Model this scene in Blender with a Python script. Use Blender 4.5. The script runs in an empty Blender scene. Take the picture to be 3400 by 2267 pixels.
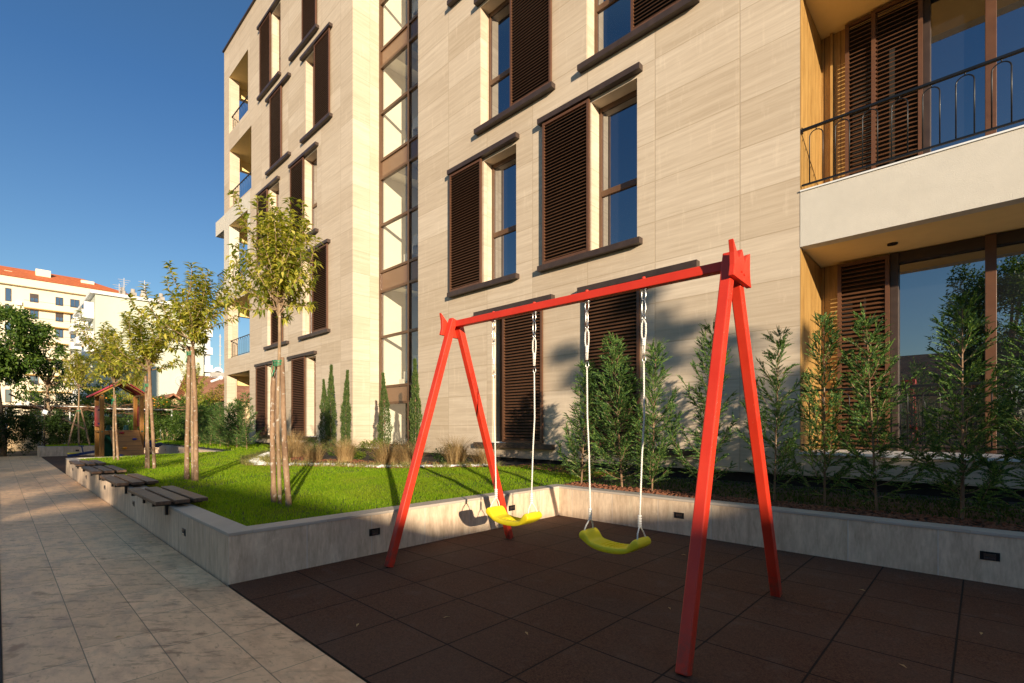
import bpy, math, random
import numpy as np
from mathutils import Vector, Matrix
R = math.radians
random.seed(7); rng = np.random.default_rng(7)
S = bpy.context.scene
COL = S.collection
# ------------------------------------------------------------------ camera
cam = bpy.data.cameras.new('camera'); co = bpy.data.objects.new('camera', cam); COL.objects.link(co)
co.location = (0, 0, 1.19); co.rotation_euler = (R(90), 0, 0.7620)
cam.sensor_width = 36; cam.lens = 1633.9 / 3400 * 36; cam.shift_y = 280.8 / 3400
cam.clip_start = 0.05; cam.clip_end = 3000
S.camera = co
# ------------------------------------------------------------------ world + sun
SUN = Vector((0.8698, -0.4555, 0.1897)).normalized()
W = bpy.data.worlds.new('World'); S.world = W; W.use_nodes = True
wn = W.node_tree.nodes; wl = W.node_tree.links
sky = wn.new('ShaderNodeTexSky'); sky.sky_type = 'NISHITA'; sky.sun_disc = False
sky.sun_elevation = math.asin(SUN.z); sky.sun_rotation = math.atan2(SUN.x, SUN.y)
sky.air_density = 1.0; sky.dust_density = 0.05; sky.ozone_density = 4.5
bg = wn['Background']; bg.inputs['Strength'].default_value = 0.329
# sky tint: warm pale horizon; unseen overhead part brightened and warmed as added fill
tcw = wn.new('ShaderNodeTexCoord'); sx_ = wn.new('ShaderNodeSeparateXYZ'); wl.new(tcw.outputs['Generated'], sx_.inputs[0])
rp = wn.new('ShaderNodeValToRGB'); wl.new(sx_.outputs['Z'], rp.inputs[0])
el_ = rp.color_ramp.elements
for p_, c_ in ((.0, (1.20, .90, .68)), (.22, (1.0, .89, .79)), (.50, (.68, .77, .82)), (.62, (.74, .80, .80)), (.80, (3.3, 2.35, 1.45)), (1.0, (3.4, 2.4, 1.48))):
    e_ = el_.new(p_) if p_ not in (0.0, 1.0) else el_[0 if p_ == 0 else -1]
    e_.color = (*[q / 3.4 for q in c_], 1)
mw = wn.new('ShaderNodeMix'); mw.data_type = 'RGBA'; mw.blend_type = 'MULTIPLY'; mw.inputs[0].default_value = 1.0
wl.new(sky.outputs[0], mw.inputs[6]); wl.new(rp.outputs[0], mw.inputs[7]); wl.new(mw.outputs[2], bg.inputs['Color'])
sl = bpy.data.lights.new('sun', 'SUN'); sl.energy = 4.55; sl.angle = R(0.53); sl.color = (1.0, 0.83, 0.62)
so = bpy.data.objects.new('sun', sl); COL.objects.link(so)
so.rotation_euler = SUN.to_track_quat('Z', 'Y').to_euler(); so.location = (20, -10, 20)
S.view_settings.view_transform = 'Standard'; S.view_settings.look = 'None'
S.view_settings.exposure = 0.85; S.view_settings.gamma = 1.0
S.cycles.max_bounces = 8; S.cycles.diffuse_bounces = 4; S.cycles.transparent_max_bounces = 12

# ------------------------------------------------------------------ material helpers
class NT:
    def __init__(s, name):
        s.m = bpy.data.materials.new(name); s.m.use_nodes = True
        s.t = s.m.node_tree; s.n = s.t.nodes; s.b = s.n['Principled BSDF']; s.out = s.n['Material Output']
        s.tc = None
    def link(s, a, b): s.t.links.new(a, b)
    def setin(s, sock, v):
        if isinstance(v, bpy.types.NodeSocket): s.link(v, sock)
        else:
            if isinstance(v, (tuple, list)) and len(v) == 3 and sock.type == 'RGBA': v = (*v, 1)
            sock.default_value = v
    def coord(s, kind='Object'):
        if s.tc is None: s.tc = s.n.new('ShaderNodeTexCoord')
        return s.tc.outputs[kind]
    def math(s, op, a, b=0.0, c=None):
        n = s.n.new('ShaderNodeMath'); n.operation = op
        s.setin(n.inputs[0], a); s.setin(n.inputs[1], b)
        if c is not None: s.setin(n.inputs[2], c)
        return n.outputs[0]
    def sep(s, v=None):
        n = s.n.new('ShaderNodeSeparateXYZ'); s.link(v or s.coord(), n.inputs[0]); return n.outputs
    def comb(s, x, y, z):
        n = s.n.new('ShaderNodeCombineXYZ')
        for i, q in enumerate((x, y, z)): s.setin(n.inputs[i], q)
        return n.outputs[0]
    def vscale(s, sc, v=None):
        n = s.n.new('ShaderNodeMapping'); s.link(v or s.coord(), n.inputs[0]); n.inputs['Scale'].default_value = sc
        return n.outputs[0]
    def noise(s, scale, detail=4, v=None, rough=0.55):
        n = s.n.new('ShaderNodeTexNoise'); s.link(v or s.coord(), n.inputs['Vector'])
        n.inputs['Scale'].default_value = scale; n.inputs['Detail'].default_value = detail; n.inputs['Roughness'].default_value = rough
        return n.outputs['Fac']
    def white(s, v):
        n = s.n.new('ShaderNodeTexWhiteNoise'); n.noise_dimensions = '3D'; s.link(v, n.inputs['Vector']); return n.outputs['Value']
    def maprange(s, v, a, b, c=0.0, d=1.0):
        n = s.n.new('ShaderNodeMapRange'); s.setin(n.inputs[0], v)
        for i, q in zip((1, 2, 3, 4), (a, b, c, d)): n.inputs[i].default_value = q
        return n.outputs[0]
    def mix(s, f, a, b, mode='MIX'):
        n = s.n.new('ShaderNodeMix'); n.data_type = 'RGBA'; n.blend_type = mode
        s.setin(n.inputs[0], f); s.setin(n.inputs[6], a); s.setin(n.inputs[7], b); return n.outputs[2]
    def bump(s, h, strength=0.3, dist=0.01):
        n = s.n.new('ShaderNodeBump'); n.inputs['Strength'].default_value = strength; n.inputs['Distance'].default_value = dist
        s.link(h, n.inputs['Height']); s.link(n.outputs[0], s.b.inputs['Normal'])
    def fin(s, col, rough=0.6, metal=0.0, spec=None):
        s.setin(s.b.inputs['Base Color'], col); s.setin(s.b.inputs['Roughness'], rough); s.b.inputs['Metallic'].default_value = metal
        if spec is not None: s.b.inputs['Specular IOR Level'].default_value = spec
        return s.m

def simple(name, col, rough=0.5, metal=0.0, var=0.15, scale=6, bump=0.0, bscale=60, spec=None, streak=(1, 1, 1)):
    k = NT(name)
    f = k.noise(scale, 5, k.vscale(streak))
    c = k.mix(k.maprange(f, .3, .7), tuple(x * (1 - var) for x in col), tuple(min(1, x * (1 + var)) for x in col))
    if bump: k.bump(k.noise(bscale, 3, k.vscale(streak)), bump, 0.01)
    r = k.maprange(k.noise(scale * 2.3, 3), .3, .7, max(0, rough - .08), min(1, rough + .08))
    return k.fin(c, r, metal, spec)

def joints(k, u, per, off, w):   # 1 at a joint line
    f = k.math('FRACT', k.math('ADD', k.math('DIVIDE', k.math('SUBTRACT', u, off), per), 100.0))
    d = k.math('MULTIPLY', k.math('MINIMUM', f, k.math('SUBTRACT', 1.0, f)), per)
    return k.maprange(d, w * .5, w, 1.0, 0.0)
def cell(k, u, per, off):
    return k.math('FLOOR', k.math('ADD', k.math('DIVIDE', k.math('SUBTRACT', u, off), per), 100.0))

def stone(name, base, dark, pw, ph, ox, oz, horizontal=True, jw=.006, smear=True, vjoint_only=False, jcol=(.40, .33, .24)):
    k = NT(name); x, y, z = k.sep()
    u = k.math('ADD', x, y)
    ci = k.comb(cell(k, u, pw, ox), cell(k, z, ph, oz), 0.0)
    pr = k.white(ci)
    off = k.math('MULTIPLY', pr, 37.0)
    if horizontal: v = k.comb(k.math('ADD', k.math('MULTIPLY', u, .40), off), off, k.math('MULTIPLY', z, 9.0))
    else: v = k.comb(k.math('ADD', k.math('MULTIPLY', u, 7.0), off), off, k.math('MULTIPLY', z, 1.6))
    n1 = k.noise(2.2, 6, v, .62); n2 = k.noise(9, 4, v, .6)
    f = k.math('ADD', k.math('MULTIPLY', n1, .7), k.math('MULTIPLY', n2, .3))
    c = k.mix(k.maprange(f, .36, .62), dark, base)
    c = k.mix(k.maprange(pr, 0, 1, 0, .65), c, k.mix(1.0, c, (.80, .76, .70), 'MULTIPLY'))
    if smear:
        sm = k.noise(1.7, 4, k.comb(k.math('MULTIPLY', u, 5.0), 0.0, k.math('MULTIPLY', z, .9)), .7)
        c = k.mix(k.maprange(sm, .56, .72, 0, .30), c, tuple(min(.9, q * 1.25) for q in base))
        sm2 = k.noise(.45, 3, k.comb(u, 3.0, z), .5)
        c = k.mix(k.maprange(sm2, .35, .65, 0, .22), c, k.mix(1.0, c, (.86, .80, .74), 'MULTIPLY'))
    jl = joints(k, u, pw, ox, jw)
    if vjoint_only: c = k.mix(k.maprange(k.noise(2.6, 7, None, .75), .45, .68, 0, .5), c, dark); c = k.mix(k.maprange(k.noise(5, 6, None, .8), .60, .70, 0, .45), c, tuple(min(.9, q * 1.1) for q in base))
    if not vjoint_only: jl = k.math('MAXIMUM', jl, joints(k, z, ph, oz, jw))
    c = k.mix(k.math('MULTIPLY', jl, .5), c, jcol)
    hb = k.math('SUBTRACT', k.math('MULTIPLY', f, .35), jl)
    k.bump(hb, .35, .004)
    return k.fin(c, k.maprange(n2, .3, .7, .5, .72), 0, .35)

M = {}
M['facade'] = stone('travertine_facade', (.68, .575, .445), (.55, .45, .335), 1.27, .635, 4.68, .57, jw=.010, jcol=(.36, .27, .17))
M['planter'] = stone('travertine_planter', (.84, .67, .49), (.52, .385, .265), .60, 9.0, .12, -3, horizontal=False, vjoint_only=True, jcol=(.62, .58, .52))
M['coping'] = stone('coping_stone', (.55, .49, .42), (.43, .37, .31), .60, 9, .3, -3, horizontal=True, vjoint_only=True, smear=False)
M['render'] = simple('cream_render', (.63, .585, .50), .85, var=.04, bump=.45, bscale=190)
M['soffit'] = simple('soffit_render', (.84, .62, .28), .9, var=.03)  # cream render with golden light bounced off the wood put into the colour
M['inwall'] = simple('interior_wall', (.82, .78, .68), .9, var=.02)
M['bronze'] = simple('dark_bronze', (.050, .032, .024), .42, var=.2)
M['brown'] = simple('brown_aluminium', (.115, .052, .026), .42, var=.12)
M['brownlit'] = simple('brown_frame', (.115, .058, .028), .4, var=.1)
M['black'] = simple('black_metal', (.012, .013, .015), .35, var=.2, metal=.3)
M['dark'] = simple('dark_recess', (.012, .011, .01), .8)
M['steel'] = simple('galvanised_steel', (.6, .6, .57), .3, metal=1.0, var=.1, scale=40)
M['red'] = simple('red_paint', (.62, .036, .014), .36, var=.10, scale=5, bump=.06, bscale=40)
def red_mat():
    k = NT('red_paint'); x, y, z = k.sep()
    c = k.mix(k.maprange(k.noise(4, 5), .3, .7), (.58, .030, .012), (.70, .045, .018))
    ch = k.maprange(k.noise(60, 3, None, .8), .70, .74); c = k.mix(k.math('MULTIPLY', ch, .7), c, (.75, .35, .22))
    sc = k.maprange(k.noise(14, 6, k.vscale((1, 1, .15)), .8), .60, .74, 0, .35); c = k.mix(sc, c, (.34, .03, .02))
    d = k.math('MULTIPLY', k.maprange(z, .0, .30, .8, 0), k.maprange(k.noise(16, 5, None, .7), .40, .62)); c = k.mix(d, c, (.12, .055, .035))
    k.bump(k.noise(35, 4), .08, .005); return k.fin(c, k.maprange(k.noise(9, 4), .3, .7, .30, .52))
M['red'] = red_mat()
M['rope'] = simple('white_rope', (.74, .71, .63), .8, var=.12, scale=80)
M['whiteplastic'] = simple('white_plastic', (.82, .80, .74), .45, var=.05)
M['yellow'] = simple('yellow_plastic', (.90, .72, .02), .38, var=.08, scale=9, bump=.04, bscale=200)
M['green_tie'] = simple('green_plastic_tie', (.03, .30, .14), .5)
M['redpanel'] = simple('red_panel', (.42, .02, .03), .45)
M['bluepaint'] = simple('blue_paint', (.012, .035, .14), .4)
M['slide'] = simple('green_plastic', (.01, .12, .10), .4)
M['pebble'] = simple('white_pebbles', (.85, .84, .80), .6, var=.12, scale=30)
M['mulch'] = simple('bark_mulch', (.20, .075, .035), .9, var=.6, scale=40)
M['soil'] = simple('dark_soil', (.055, .038, .025), .95, var=.5, scale=9, bump=.8, bscale=30)
M['white'] = simple('white_paint', (.8, .8, .78), .6, var=.05)
M['antenna'] = simple('antenna_grey', (.5, .48, .46), .5)
M['yellowwall'] = simple('warm_yellow_render', (.74, .65, .48), .9, var=.04, scale=.3)
M['creamwall'] = simple('cream_cornice', (.82, .70, .50), .9, var=.03, scale=.3)
M['ochre'] = simple('ochre_soffit', (.50, .30, .09), .9)
M['greenwall'] = simple('pale_green_render', (.55, .56, .45), .9, var=.08, scale=.25, streak=(1, 1, .4))
M['concrete'] = simple('concrete', (.38, .35, .31), .9, var=.2, scale=1)
M['plaster'] = simple('old_plaster', (.58, .42, .24), .9, var=.25, scale=1.5)

def wood(name, a, b, plank, horizontal=False, ax='u', jcol=(.02, .012, .006)):
    k = NT(name); x, y, z = k.sep(); u = k.math('ADD', x, y)
    p, q = (z, u) if horizontal else (u, z)
    pi = cell(k, p, plank, 0.01) if plank else 0.0
    off = k.math('MULTIPLY', k.white(k.comb(pi, 3.0, 5.0)), 31.0)
    v = k.comb(k.math('MULTIPLY', p, 16.0), off, k.math('ADD', k.math('MULTIPLY', q, 1.4), off))
    n = k.noise(1.6, 6, v, .6); n2 = k.noise(7, 3, v)
    c = k.mix(k.maprange(k.math('ADD', k.math('MULTIPLY', n, .75), k.math('MULTIPLY', n2, .25)), .35, .65), a, b)
    if plank:
        j = joints(k, p, plank, 0.01, .006); c = k.mix(k.math('MULTIPLY', j, .8), c, jcol)
    k.bump(n2, .2, .003)
    return k.fin(c, .5)
M['oak'] = wood('oak_cladding', (.27, .145, .038), (.47, .285, .09), .20)
M['bench'] = wood('weathered_dark_wood', (.05, .026, .015), (.17, .095, .055), 0)
M['pine'] = wood('stained_pine', (.20, .08, .010), (.36, .16, .020), 0)
M['ramp'] = wood('stained_ramp_board', (.22, .095, .025), (.36, .17, .045), .142, True)

def path_mat():
    k = NT('travertine_path'); x, y, z = k.sep()
    row = cell(k, y, .2967, .02)
    sh = k.math('MULTIPLY', k.white(k.comb(row, 1.0, 2.0)), .6)
    u = k.math('ADD', x, sh)
    ci = k.comb(cell(k, u, .6, 0), row, 0.0); pr = k.white(ci)
    v = k.comb(k.math('MULTIPLY', x, 2.5), k.math('MULTIPLY', y, 6.0), k.math('MULTIPLY', pr, 8.0))
    n = k.noise(1.8, 7, v, .68)
    c = k.mix(k.maprange(n, .27, .54), (.66, .385, .215), (.95, .62, .36))
    c = k.mix(k.maprange(pr, 0, 1, 0, .6), c, k.mix(1.0, c, (.74, .71, .68), 'MULTIPLY'))
    # muddy stains, footprints
    pp = k.math('MULTIPLY', k.math('ADD', x, y), .707); qq = k.math('MULTIPLY', k.math('SUBTRACT', y, x), .707)
    sv = k.comb(k.math('MULTIPLY', pp, 2.2), k.math('MULTIPLY', qq, 7.5), 0.0)
    sn = k.noise(1.9, 8, sv, .72); big = k.maprange(k.noise(1.1, 3), .42, .60)
    stk = k.math('MULTIPLY', k.maprange(sn, .535, .62, 0, .85), k.maprange(big, 0, 1, .4, 1))
    vn = k.n.new('ShaderNodeTexVoronoi'); k.link(k.comb(k.math('MULTIPLY', x, 1.6), k.math('MULTIPLY', y, 3.6), 0.0), vn.inputs['Vector']); vn.inputs['Scale'].default_value = 1.0
    wob = k.math('ADD', vn.outputs['Distance'], k.math('MULTIPLY', k.math('SUBTRACT', k.noise(7, 6, None, .7), .5), .9))
    st = k.maprange(wob, .0, .16, .8, 0)
    st = k.math('MULTIPLY', st, k.maprange(k.noise(1.3, 3), .38, .52))
    sp = k.maprange(k.noise(13, 6, k.comb(x, k.math('MULTIPLY', y, 2.2), 0.0), .75), .56, .68, 0, .75)
    c = k.mix(k.math('MAXIMUM', k.math('MAXIMUM', st, sp), stk), c, (.34, .17, .085))
    d = k.maprange(k.noise(3.2, 5, None, .7), .5, .72, 0, .4)
    c = k.mix(d, c, (.25, .19, .145))
    jl = k.math('MAXIMUM', joints(k, y, .2967, .02, .0032), joints(k, u, .6, 0, .003))
    c = k.mix(k.math('MULTIPLY', jl, .85), c, (.15, .105, .07))
    k.bump(k.math('SUBTRACT', k.math('MULTIPLY', n, .4), jl), .35, .004)
    return k.fin(c, k.maprange(n, .3, .7, .42, .65), 0, .4)
M['path'] = path_mat()
def rubber_mat():
    k = NT('rubber_tiles'); x, y, z = k.sep()
    ci = k.comb(cell(k, x, .5, -3.6), cell(k, y, .5, 2.19), 0.0); pr = k.white(ci)
    n = k.noise(140, 3, None, .8); n2 = k.noise(1.2, 4)
    c = k.mix(k.maprange(n, .38, .66), (.038, .015, .009), (.155, .070, .038))
    c = k.mix(k.maprange(k.noise(260, 2), .66, .74, 0, .6), c, (.26, .15, .09))
    c = k.mix(k.maprange(k.noise(48, 3, None, .8), .5, .68, 0, .5), c, (.15, .075, .042)); c = k.mix(k.maprange(k.noise(60, 2, None, .8), .58, .66, 0, .5), c, (.02, .010, .008))
    c = k.mix(k.maprange(pr, 0, 1, 0, .35), c, k.mix(1.0, c, (.72, .62, .62), 'MULTIPLY'))
    c = k.mix(k.maprange(n2, .4, .65, 0, .4), c, (.10, .062, .045))
    c = k.mix(k.maprange(k.noise(5, 6, None, .7), .55, .7, 0, .4), c, (.13, .09, .07))
    jl = k.math('MAXIMUM', joints(k, x, .5, -3.6, .0065), joints(k, y, .5, 2.19, .0065))
    c = k.mix(jl, c, (.010, .007, .006))
    k.bump(k.math('SUBTRACT', k.math('MULTIPLY', n, .25), jl), .7, .008)
    return k.fin(c, .85, 0, .25)
M['rubber'] = rubber_mat()
def tile_mat(name, a, b, per=.22):
    k = NT(name); x, y, z = k.sep()
    w = k.math('SINE', k.math('MULTIPLY', k.math('ADD', x, y), 6.283 / per))
    n = k.noise(2.5, 5); c = k.mix(k.maprange(n, .3, .7), a, b)
    c = k.mix(k.maprange(k.white(k.comb(cell(k, k.math('ADD', x, y), per, 0), cell(k, z, per, 0), 0.0)), 0, 1, 0, .4), c, tuple(q * .6 for q in a))
    k.bump(w, .6, .03); return k.fin(c, .85)
M['roof_new'] = tile_mat('orange_roof_tiles', (.62, .14, .04), (.72, .20, .06), .25)
M['roof_old'] = tile_mat('old_roof_tiles', (.30, .12, .06), (.50, .24, .13))
M['roof_red'] = simple('red_roof_felt', (.42, .03, .05), .7, var=.15)

def leaf_mat(name, cols, transl=.35, rough=.45, tcol=None):
    k = NT(name)
    g = k.n.new('ShaderNodeNewGeometry')
    r = k.n.new('ShaderNodeValToRGB'); k.link(g.outputs['Random Per Island'], r.inputs[0])
    e = r.color_ramp.elements
    while len(e) < len(cols): e.new(.5)
    for i, c in enumerate(cols): e[i].position = i / (len(cols) - 1); e[i].color = (*c, 1)
    k.fin(r.outputs[0], rough, 0, .25)
    t = k.n.new('ShaderNodeBsdfTranslucent')
    k.setin(t.inputs['Color'], k.mix(1.0, r.outputs[0], tcol or (1.6, 1.6, .7), 'MULTIPLY'))
    mx = k.n.new('ShaderNodeMixShader'); mx.inputs[0].default_value = transl
    k.link(k.b.outputs[0], mx.inputs[1]); k.link(t.outputs[0], mx.inputs[2]); k.link(mx.outputs[0], k.out.inputs['Surface'])
    return k.m
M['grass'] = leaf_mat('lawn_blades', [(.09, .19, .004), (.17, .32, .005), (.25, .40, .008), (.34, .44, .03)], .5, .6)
M['grassshade'] = leaf_mat('shade_tinted_grass', [(.02, .05, .008), (.04, .08, .012), (.06, .10, .015)], .3, .7)  # lawn grass again, with its shade put into a darker green
M['leaf'] = leaf_mat('glossy_leaves', [(.10, .15, .025), (.28, .31, .045), (.50, .47, .075), (.68, .60, .15)], .5, .32)
M['leafdark'] = leaf_mat('dark_leaves', [(.018, .035, .01), (.035, .065, .014), (.06, .10, .02)], .25, .4)
M['leafmid'] = leaf_mat('mid_green_leaves', [(.03, .07, .012), (.07, .13, .02), (.13, .19, .03)], .3, .4)
M['leafcitrus'] = leaf_mat('citrus_leaves', [(.06, .12, .01), (.12, .18, .015), (.20, .24, .02)], .3, .4)
M['vine'] = leaf_mat('autumn_vine_leaves', [(.10, .12, .02), (.25, .22, .03), (.38, .24, .04)], .35, .5)
M['conifer'] = leaf_mat('conifer_sprays', [(.020, .062, .024), (.05, .12, .036), (.11, .20, .05), (.25, .36, .08)], .28, .5)
M['cypress'] = leaf_mat('cypress_foliage', [(.04, .075, .02), (.075, .12, .03), (.12, .16, .04)], .2, .6)
M['straw'] = leaf_mat('dry_grass', [(.30, .19, .08), (.48, .33, .15), (.60, .45, .22)], .35, .7, (1.1, 1.0, .8))
M['sedge'] = leaf_mat('variegated_sedge', [(.10, .15, .03), (.38, .34, .12), (.55, .47, .20)], .3, .6)
def patchy(m, c0, c1, scale, amt):     # broad tone variation over a leaf material
    nt = m.node_tree; r = [n for n in nt.nodes if n.type == 'VALTORGB'][0]; outs = [l.to_socket for l in r.outputs[0].links]
    tc = nt.nodes.new('ShaderNodeTexCoord'); nz = nt.nodes.new('ShaderNodeTexNoise'); nz.inputs['Scale'].default_value = scale; nz.inputs['Detail'].default_value = 4; nt.links.new(tc.outputs['Object'], nz.inputs['Vector'])
    mr = nt.nodes.new('ShaderNodeMapRange'); nt.links.new(nz.outputs['Fac'], mr.inputs[0]); mr.inputs[1].default_value = .42; mr.inputs[2].default_value = .66; mr.inputs[4].default_value = amt
    mx = nt.nodes.new('ShaderNodeMix'); mx.data_type = 'RGBA'; nt.links.new(mr.outputs[0], mx.inputs[0]); nt.links.new(r.outputs[0], mx.inputs[6]); mx.inputs[7].default_value = (*c1, 1)
    for o in outs: nt.links.new(mx.outputs[2], o)
patchy(M['grass'], None, (.30, .30, .03), 1.6, .30)
def bark(name, a, b):
    k = NT(name)
    n = k.noise(9, 6, k.vscale((1, 1, .45)), .7); c = k.mix(k.maprange(n, .35, .65), a, b)
    c = k.mix(k.maprange(k.noise(22, 3), .60, .68, 0, .7), c, (.55, .50, .42))
    k.bump(k.noise(30, 5, k.vscale((1, 1, .4))), .7, .01); return k.fin(c, .85)
M['bark'] = bark('tree_bark', (.17, .105, .055), (.36, .25, .15))
M['stake'] = bark('stake_bark', (.15, .085, .045), (.34, .215, .125))
M['twig'] = simple('brown_twigs', (.22, .12, .06), .8)
def ground_mat():
    k = NT('ground'); n = k.noise(.6, 6); n2 = k.noise(9, 5)
    c = k.mix(k.maprange(n, .4, .6), (.10, .085, .065), (.07, .075, .04)); c = k.mix(k.maprange(n2, .4, .7, 0, .4), c, (.16, .14, .11))
    return k.fin(c, .95)
M['ground'] = ground_mat()
def glass_mat(name, tint, refl, clear=False):
    k = NT(name)
    g = k.n.new('ShaderNodeBsdfGlossy'); g.inputs['Roughness'].default_value = .004; g.inputs['Color'].default_value = (.92, .96, 1, 1)
    b = k.n.new('ShaderNodeBsdfTransparent') if clear else k.n.new('ShaderNodeBsdfDiffuse')
    b.inputs['Color'].default_value = (*tint, 1)
    lw = k.n.new('ShaderNodeLayerWeight'); lw.inputs['Blend'].default_value = .5
    f = k.math('MINIMUM', k.math('ADD', k.math('MULTIPLY', k.math('POWER', lw.outputs['Facing'], 5.0), .9), refl), 1.0)
    mx = k.n.new('ShaderNodeMixShader'); k.link(f, mx.inputs[0]); k.link(b.outputs[0], mx.inputs[1]); k.link(g.outputs[0], mx.inputs[2])
    k.link(mx.outputs[0], k.out.inputs['Surface']); return k.m
M['glass'] = glass_mat('window_glass', (.012, .014, .018), .38)
M['shaftglass'] = glass_mat('stair_glass', (.93, .94, .88), .14, True)
M['farglass'] = glass_mat('far_window_glass', (.02, .025, .03), .35)

# ------------------------------------------------------------------ geometry helpers
class MB:
    def __init__(s): s.v = []; s.f = []
    def add(s, vs, fs):
        o = len(s.v); s.v += [tuple(q) for q in vs]; s.f += [tuple(i + o for i in f) for f in fs]; return s
    def box(s, x0, x1, y0, y1, z0, z1):
        if x0 > x1: x0, x1 = x1, x0
        if y0 > y1: y0, y1 = y1, y0
        if z0 > z1: z0, z1 = z1, z0
        return s.add([(x, y, z) for z in (z0, z1) for y in (y0, y1) for x in (x0, x1)],
              [(0, 2, 3, 1), (4, 5, 7, 6), (0, 1, 5, 4), (2, 6, 7, 3), (0, 4, 6, 2), (1, 3, 7, 5)])
    def quad(s, a, b, c, d): return s.add([a, b, c, d], [(0, 1, 2, 3)])
    def bar(s, p, q, w, h, up=(0, 0, 1)):      # rectangular bar between two points
        p, q = Vector(p), Vector(q); d = (q - p).normalized(); u = Vector(up)
        a = d.cross(u).normalized(); b = a.cross(d).normalized()
        vs = [c + a * (i * w / 2) + b * (j * h / 2) for c in (p, q) for i, j in ((-1, -1), (1, -1), (1, 1), (-1, 1))]
        return s.add(vs, [(0, 1, 2, 3), (7, 6, 5, 4), (0, 4, 5, 1), (1, 5, 6, 2), (2, 6, 7, 3), (3, 7, 4, 0)])
    def tube(s, pts, r, n=8, cap=True, closed=False):
        pts = [Vector(p) for p in pts]; m = len(pts)
        if not hasattr(r, '__len__'): r = [r] * m
        vs = []; ref = None
        for i, p in enumerate(pts):
            if closed: t = pts[(i + 1) % m] - pts[i - 1]
            else: t = pts[min(i + 1, m - 1)] - pts[max(i - 1, 0)]
            t.normalize()
            if ref is None:
                ref = Vector((0, 0, 1)) if abs(t.z) < .9 else Vector((1, 0, 0))
            a = (ref - t * ref.dot(t))
            if a.length < 1e-4: a = t.orthogonal()
            a.normalize(); ref = a; b = t.cross(a)
            for k in range(n):
                w = 2 * math.pi * k / n; vs.append(p + (a * math.cos(w) + b * math.sin(w)) * r[i])
        fs = []
        for i in range(m if closed else m - 1):
            j = (i + 1) % m
            for k in range(n):
                l = (k + 1) % n; fs.append((i * n + k, i * n + l, j * n + l, j * n + k))
        if cap and not closed: fs += [tuple(range(n))[::-1], tuple((m - 1) * n + k for k in range(n))]
        return s.add(vs, fs)
    def prism(s, poly, axis, a, b):   # polygon in the two other axes, extruded along axis
        def P(q, t):
            return {'X': (t, q[0], q[1]), 'Y': (q[0], t, q[1]), 'Z': (q[0], q[1], t)}[axis]
        n = len(poly)
        return s.add([P(q, a) for q in poly] + [P(q, b) for q in poly],
                     [tuple(range(n))[::-1], tuple(range(n, 2 * n))] + [(i, (i + 1) % n, n + (i + 1) % n, n + i) for i in range(n)])
    def ico(s, c, r, sc=(1, 1, 1), sub=1):
        t = (1 + 5 ** .5) / 2
        v = [Vector(q).normalized() for q in ((-1, t, 0), (1, t, 0), (-1, -t, 0), (1, -t, 0), (0, -1, t), (0, 1, t), (0, -1, -t), (0, 1, -t), (t, 0, -1), (t, 0, 1), (-t, 0, -1), (-t, 0, 1))]
        f = [(0, 11, 5), (0, 5, 1), (0, 1, 7), (0, 7, 10), (0, 10, 11), (1, 5, 9), (5, 11, 4), (11, 10, 2), (10, 7, 6), (7, 1, 8), (3, 9, 4), (3, 4, 2), (3, 2, 6), (3, 6, 8), (3, 8, 9), (4, 9, 5), (2, 4, 11), (6, 2, 10), (8, 6, 7), (9, 8, 1)]
        for _ in range(sub):
            nf = []; mid = {}
            def m_(a, b):
                key = (min(a, b), max(a, b))
                if key not in mid: v.append((v[a] + v[b]).normalized()); mid[key] = len(v) - 1
                return mid[key]
            for a, b, c2 in f:
                x, y, z = m_(a, b), m_(b, c2), m_(c2, a); nf += [(a, x, z), (b, y, x), (c2, z, y), (x, y, z)]
            f = nf
        return s.add([(c[0] + q.x * r * sc[0], c[1] + q.y * r * sc[1], c[2] + q.z * r * sc[2]) for q in v], f)
    def mesh(s, name):
        m = bpy.data.meshes.new(name); m.from_pydata(s.v, [], s.f); m.update(); return m
def wloc(o):
    p = Vector((0, 0, 0))
    while o: p += o.location; o = o.parent
    return p
def obj(name, mb, mat, parent=None, world=True, bevel=0, smooth=False, label=None):
    """link geometry as ONE object. world=True: vertices are in world coordinates (parents are unrotated)."""
    me = mb.mesh(name) if isinstance(mb, MB) else mb
    if mat is not None and not me.materials: me.materials.append(M[mat] if isinstance(mat, str) else mat)
    if smooth: me.polygons.foreach_set('use_smooth', [True] * len(me.polygons))
    o = bpy.data.objects.new(name, me); COL.objects.link(o)
    if parent:
        o.parent = parent
        if world: o.location = -wloc(parent)
    if bevel:
        b = o.modifiers.new('bevel', 'BEVEL'); b.width = bevel; b.segments = 2; b.limit_method = 'ANGLE'
    if label: o['label'] = label
    return o
def thing(name, label, cat, loc=(0, 0, 0), group=None, rz=0):
    o = bpy.data.objects.new(name, None); COL.objects.link(o); o.location = loc; o.rotation_euler = (0, 0, rz)
    o.empty_display_size = .2; return tag(o, label, cat, group)
def tag(o, label, cat, group=None, kind=None):
    o['label'] = label; o['category'] = cat
    if group: o['group'] = group
    if kind: o['kind'] = kind
    return o
def struct(o, kind='structure'): o['kind'] = kind; return o
def clone(o, parent=None):
    c = o.copy(); COL.objects.link(c); c.parent = parent
    for ch in list(o.children): clone(ch, c)
    return c
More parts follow.
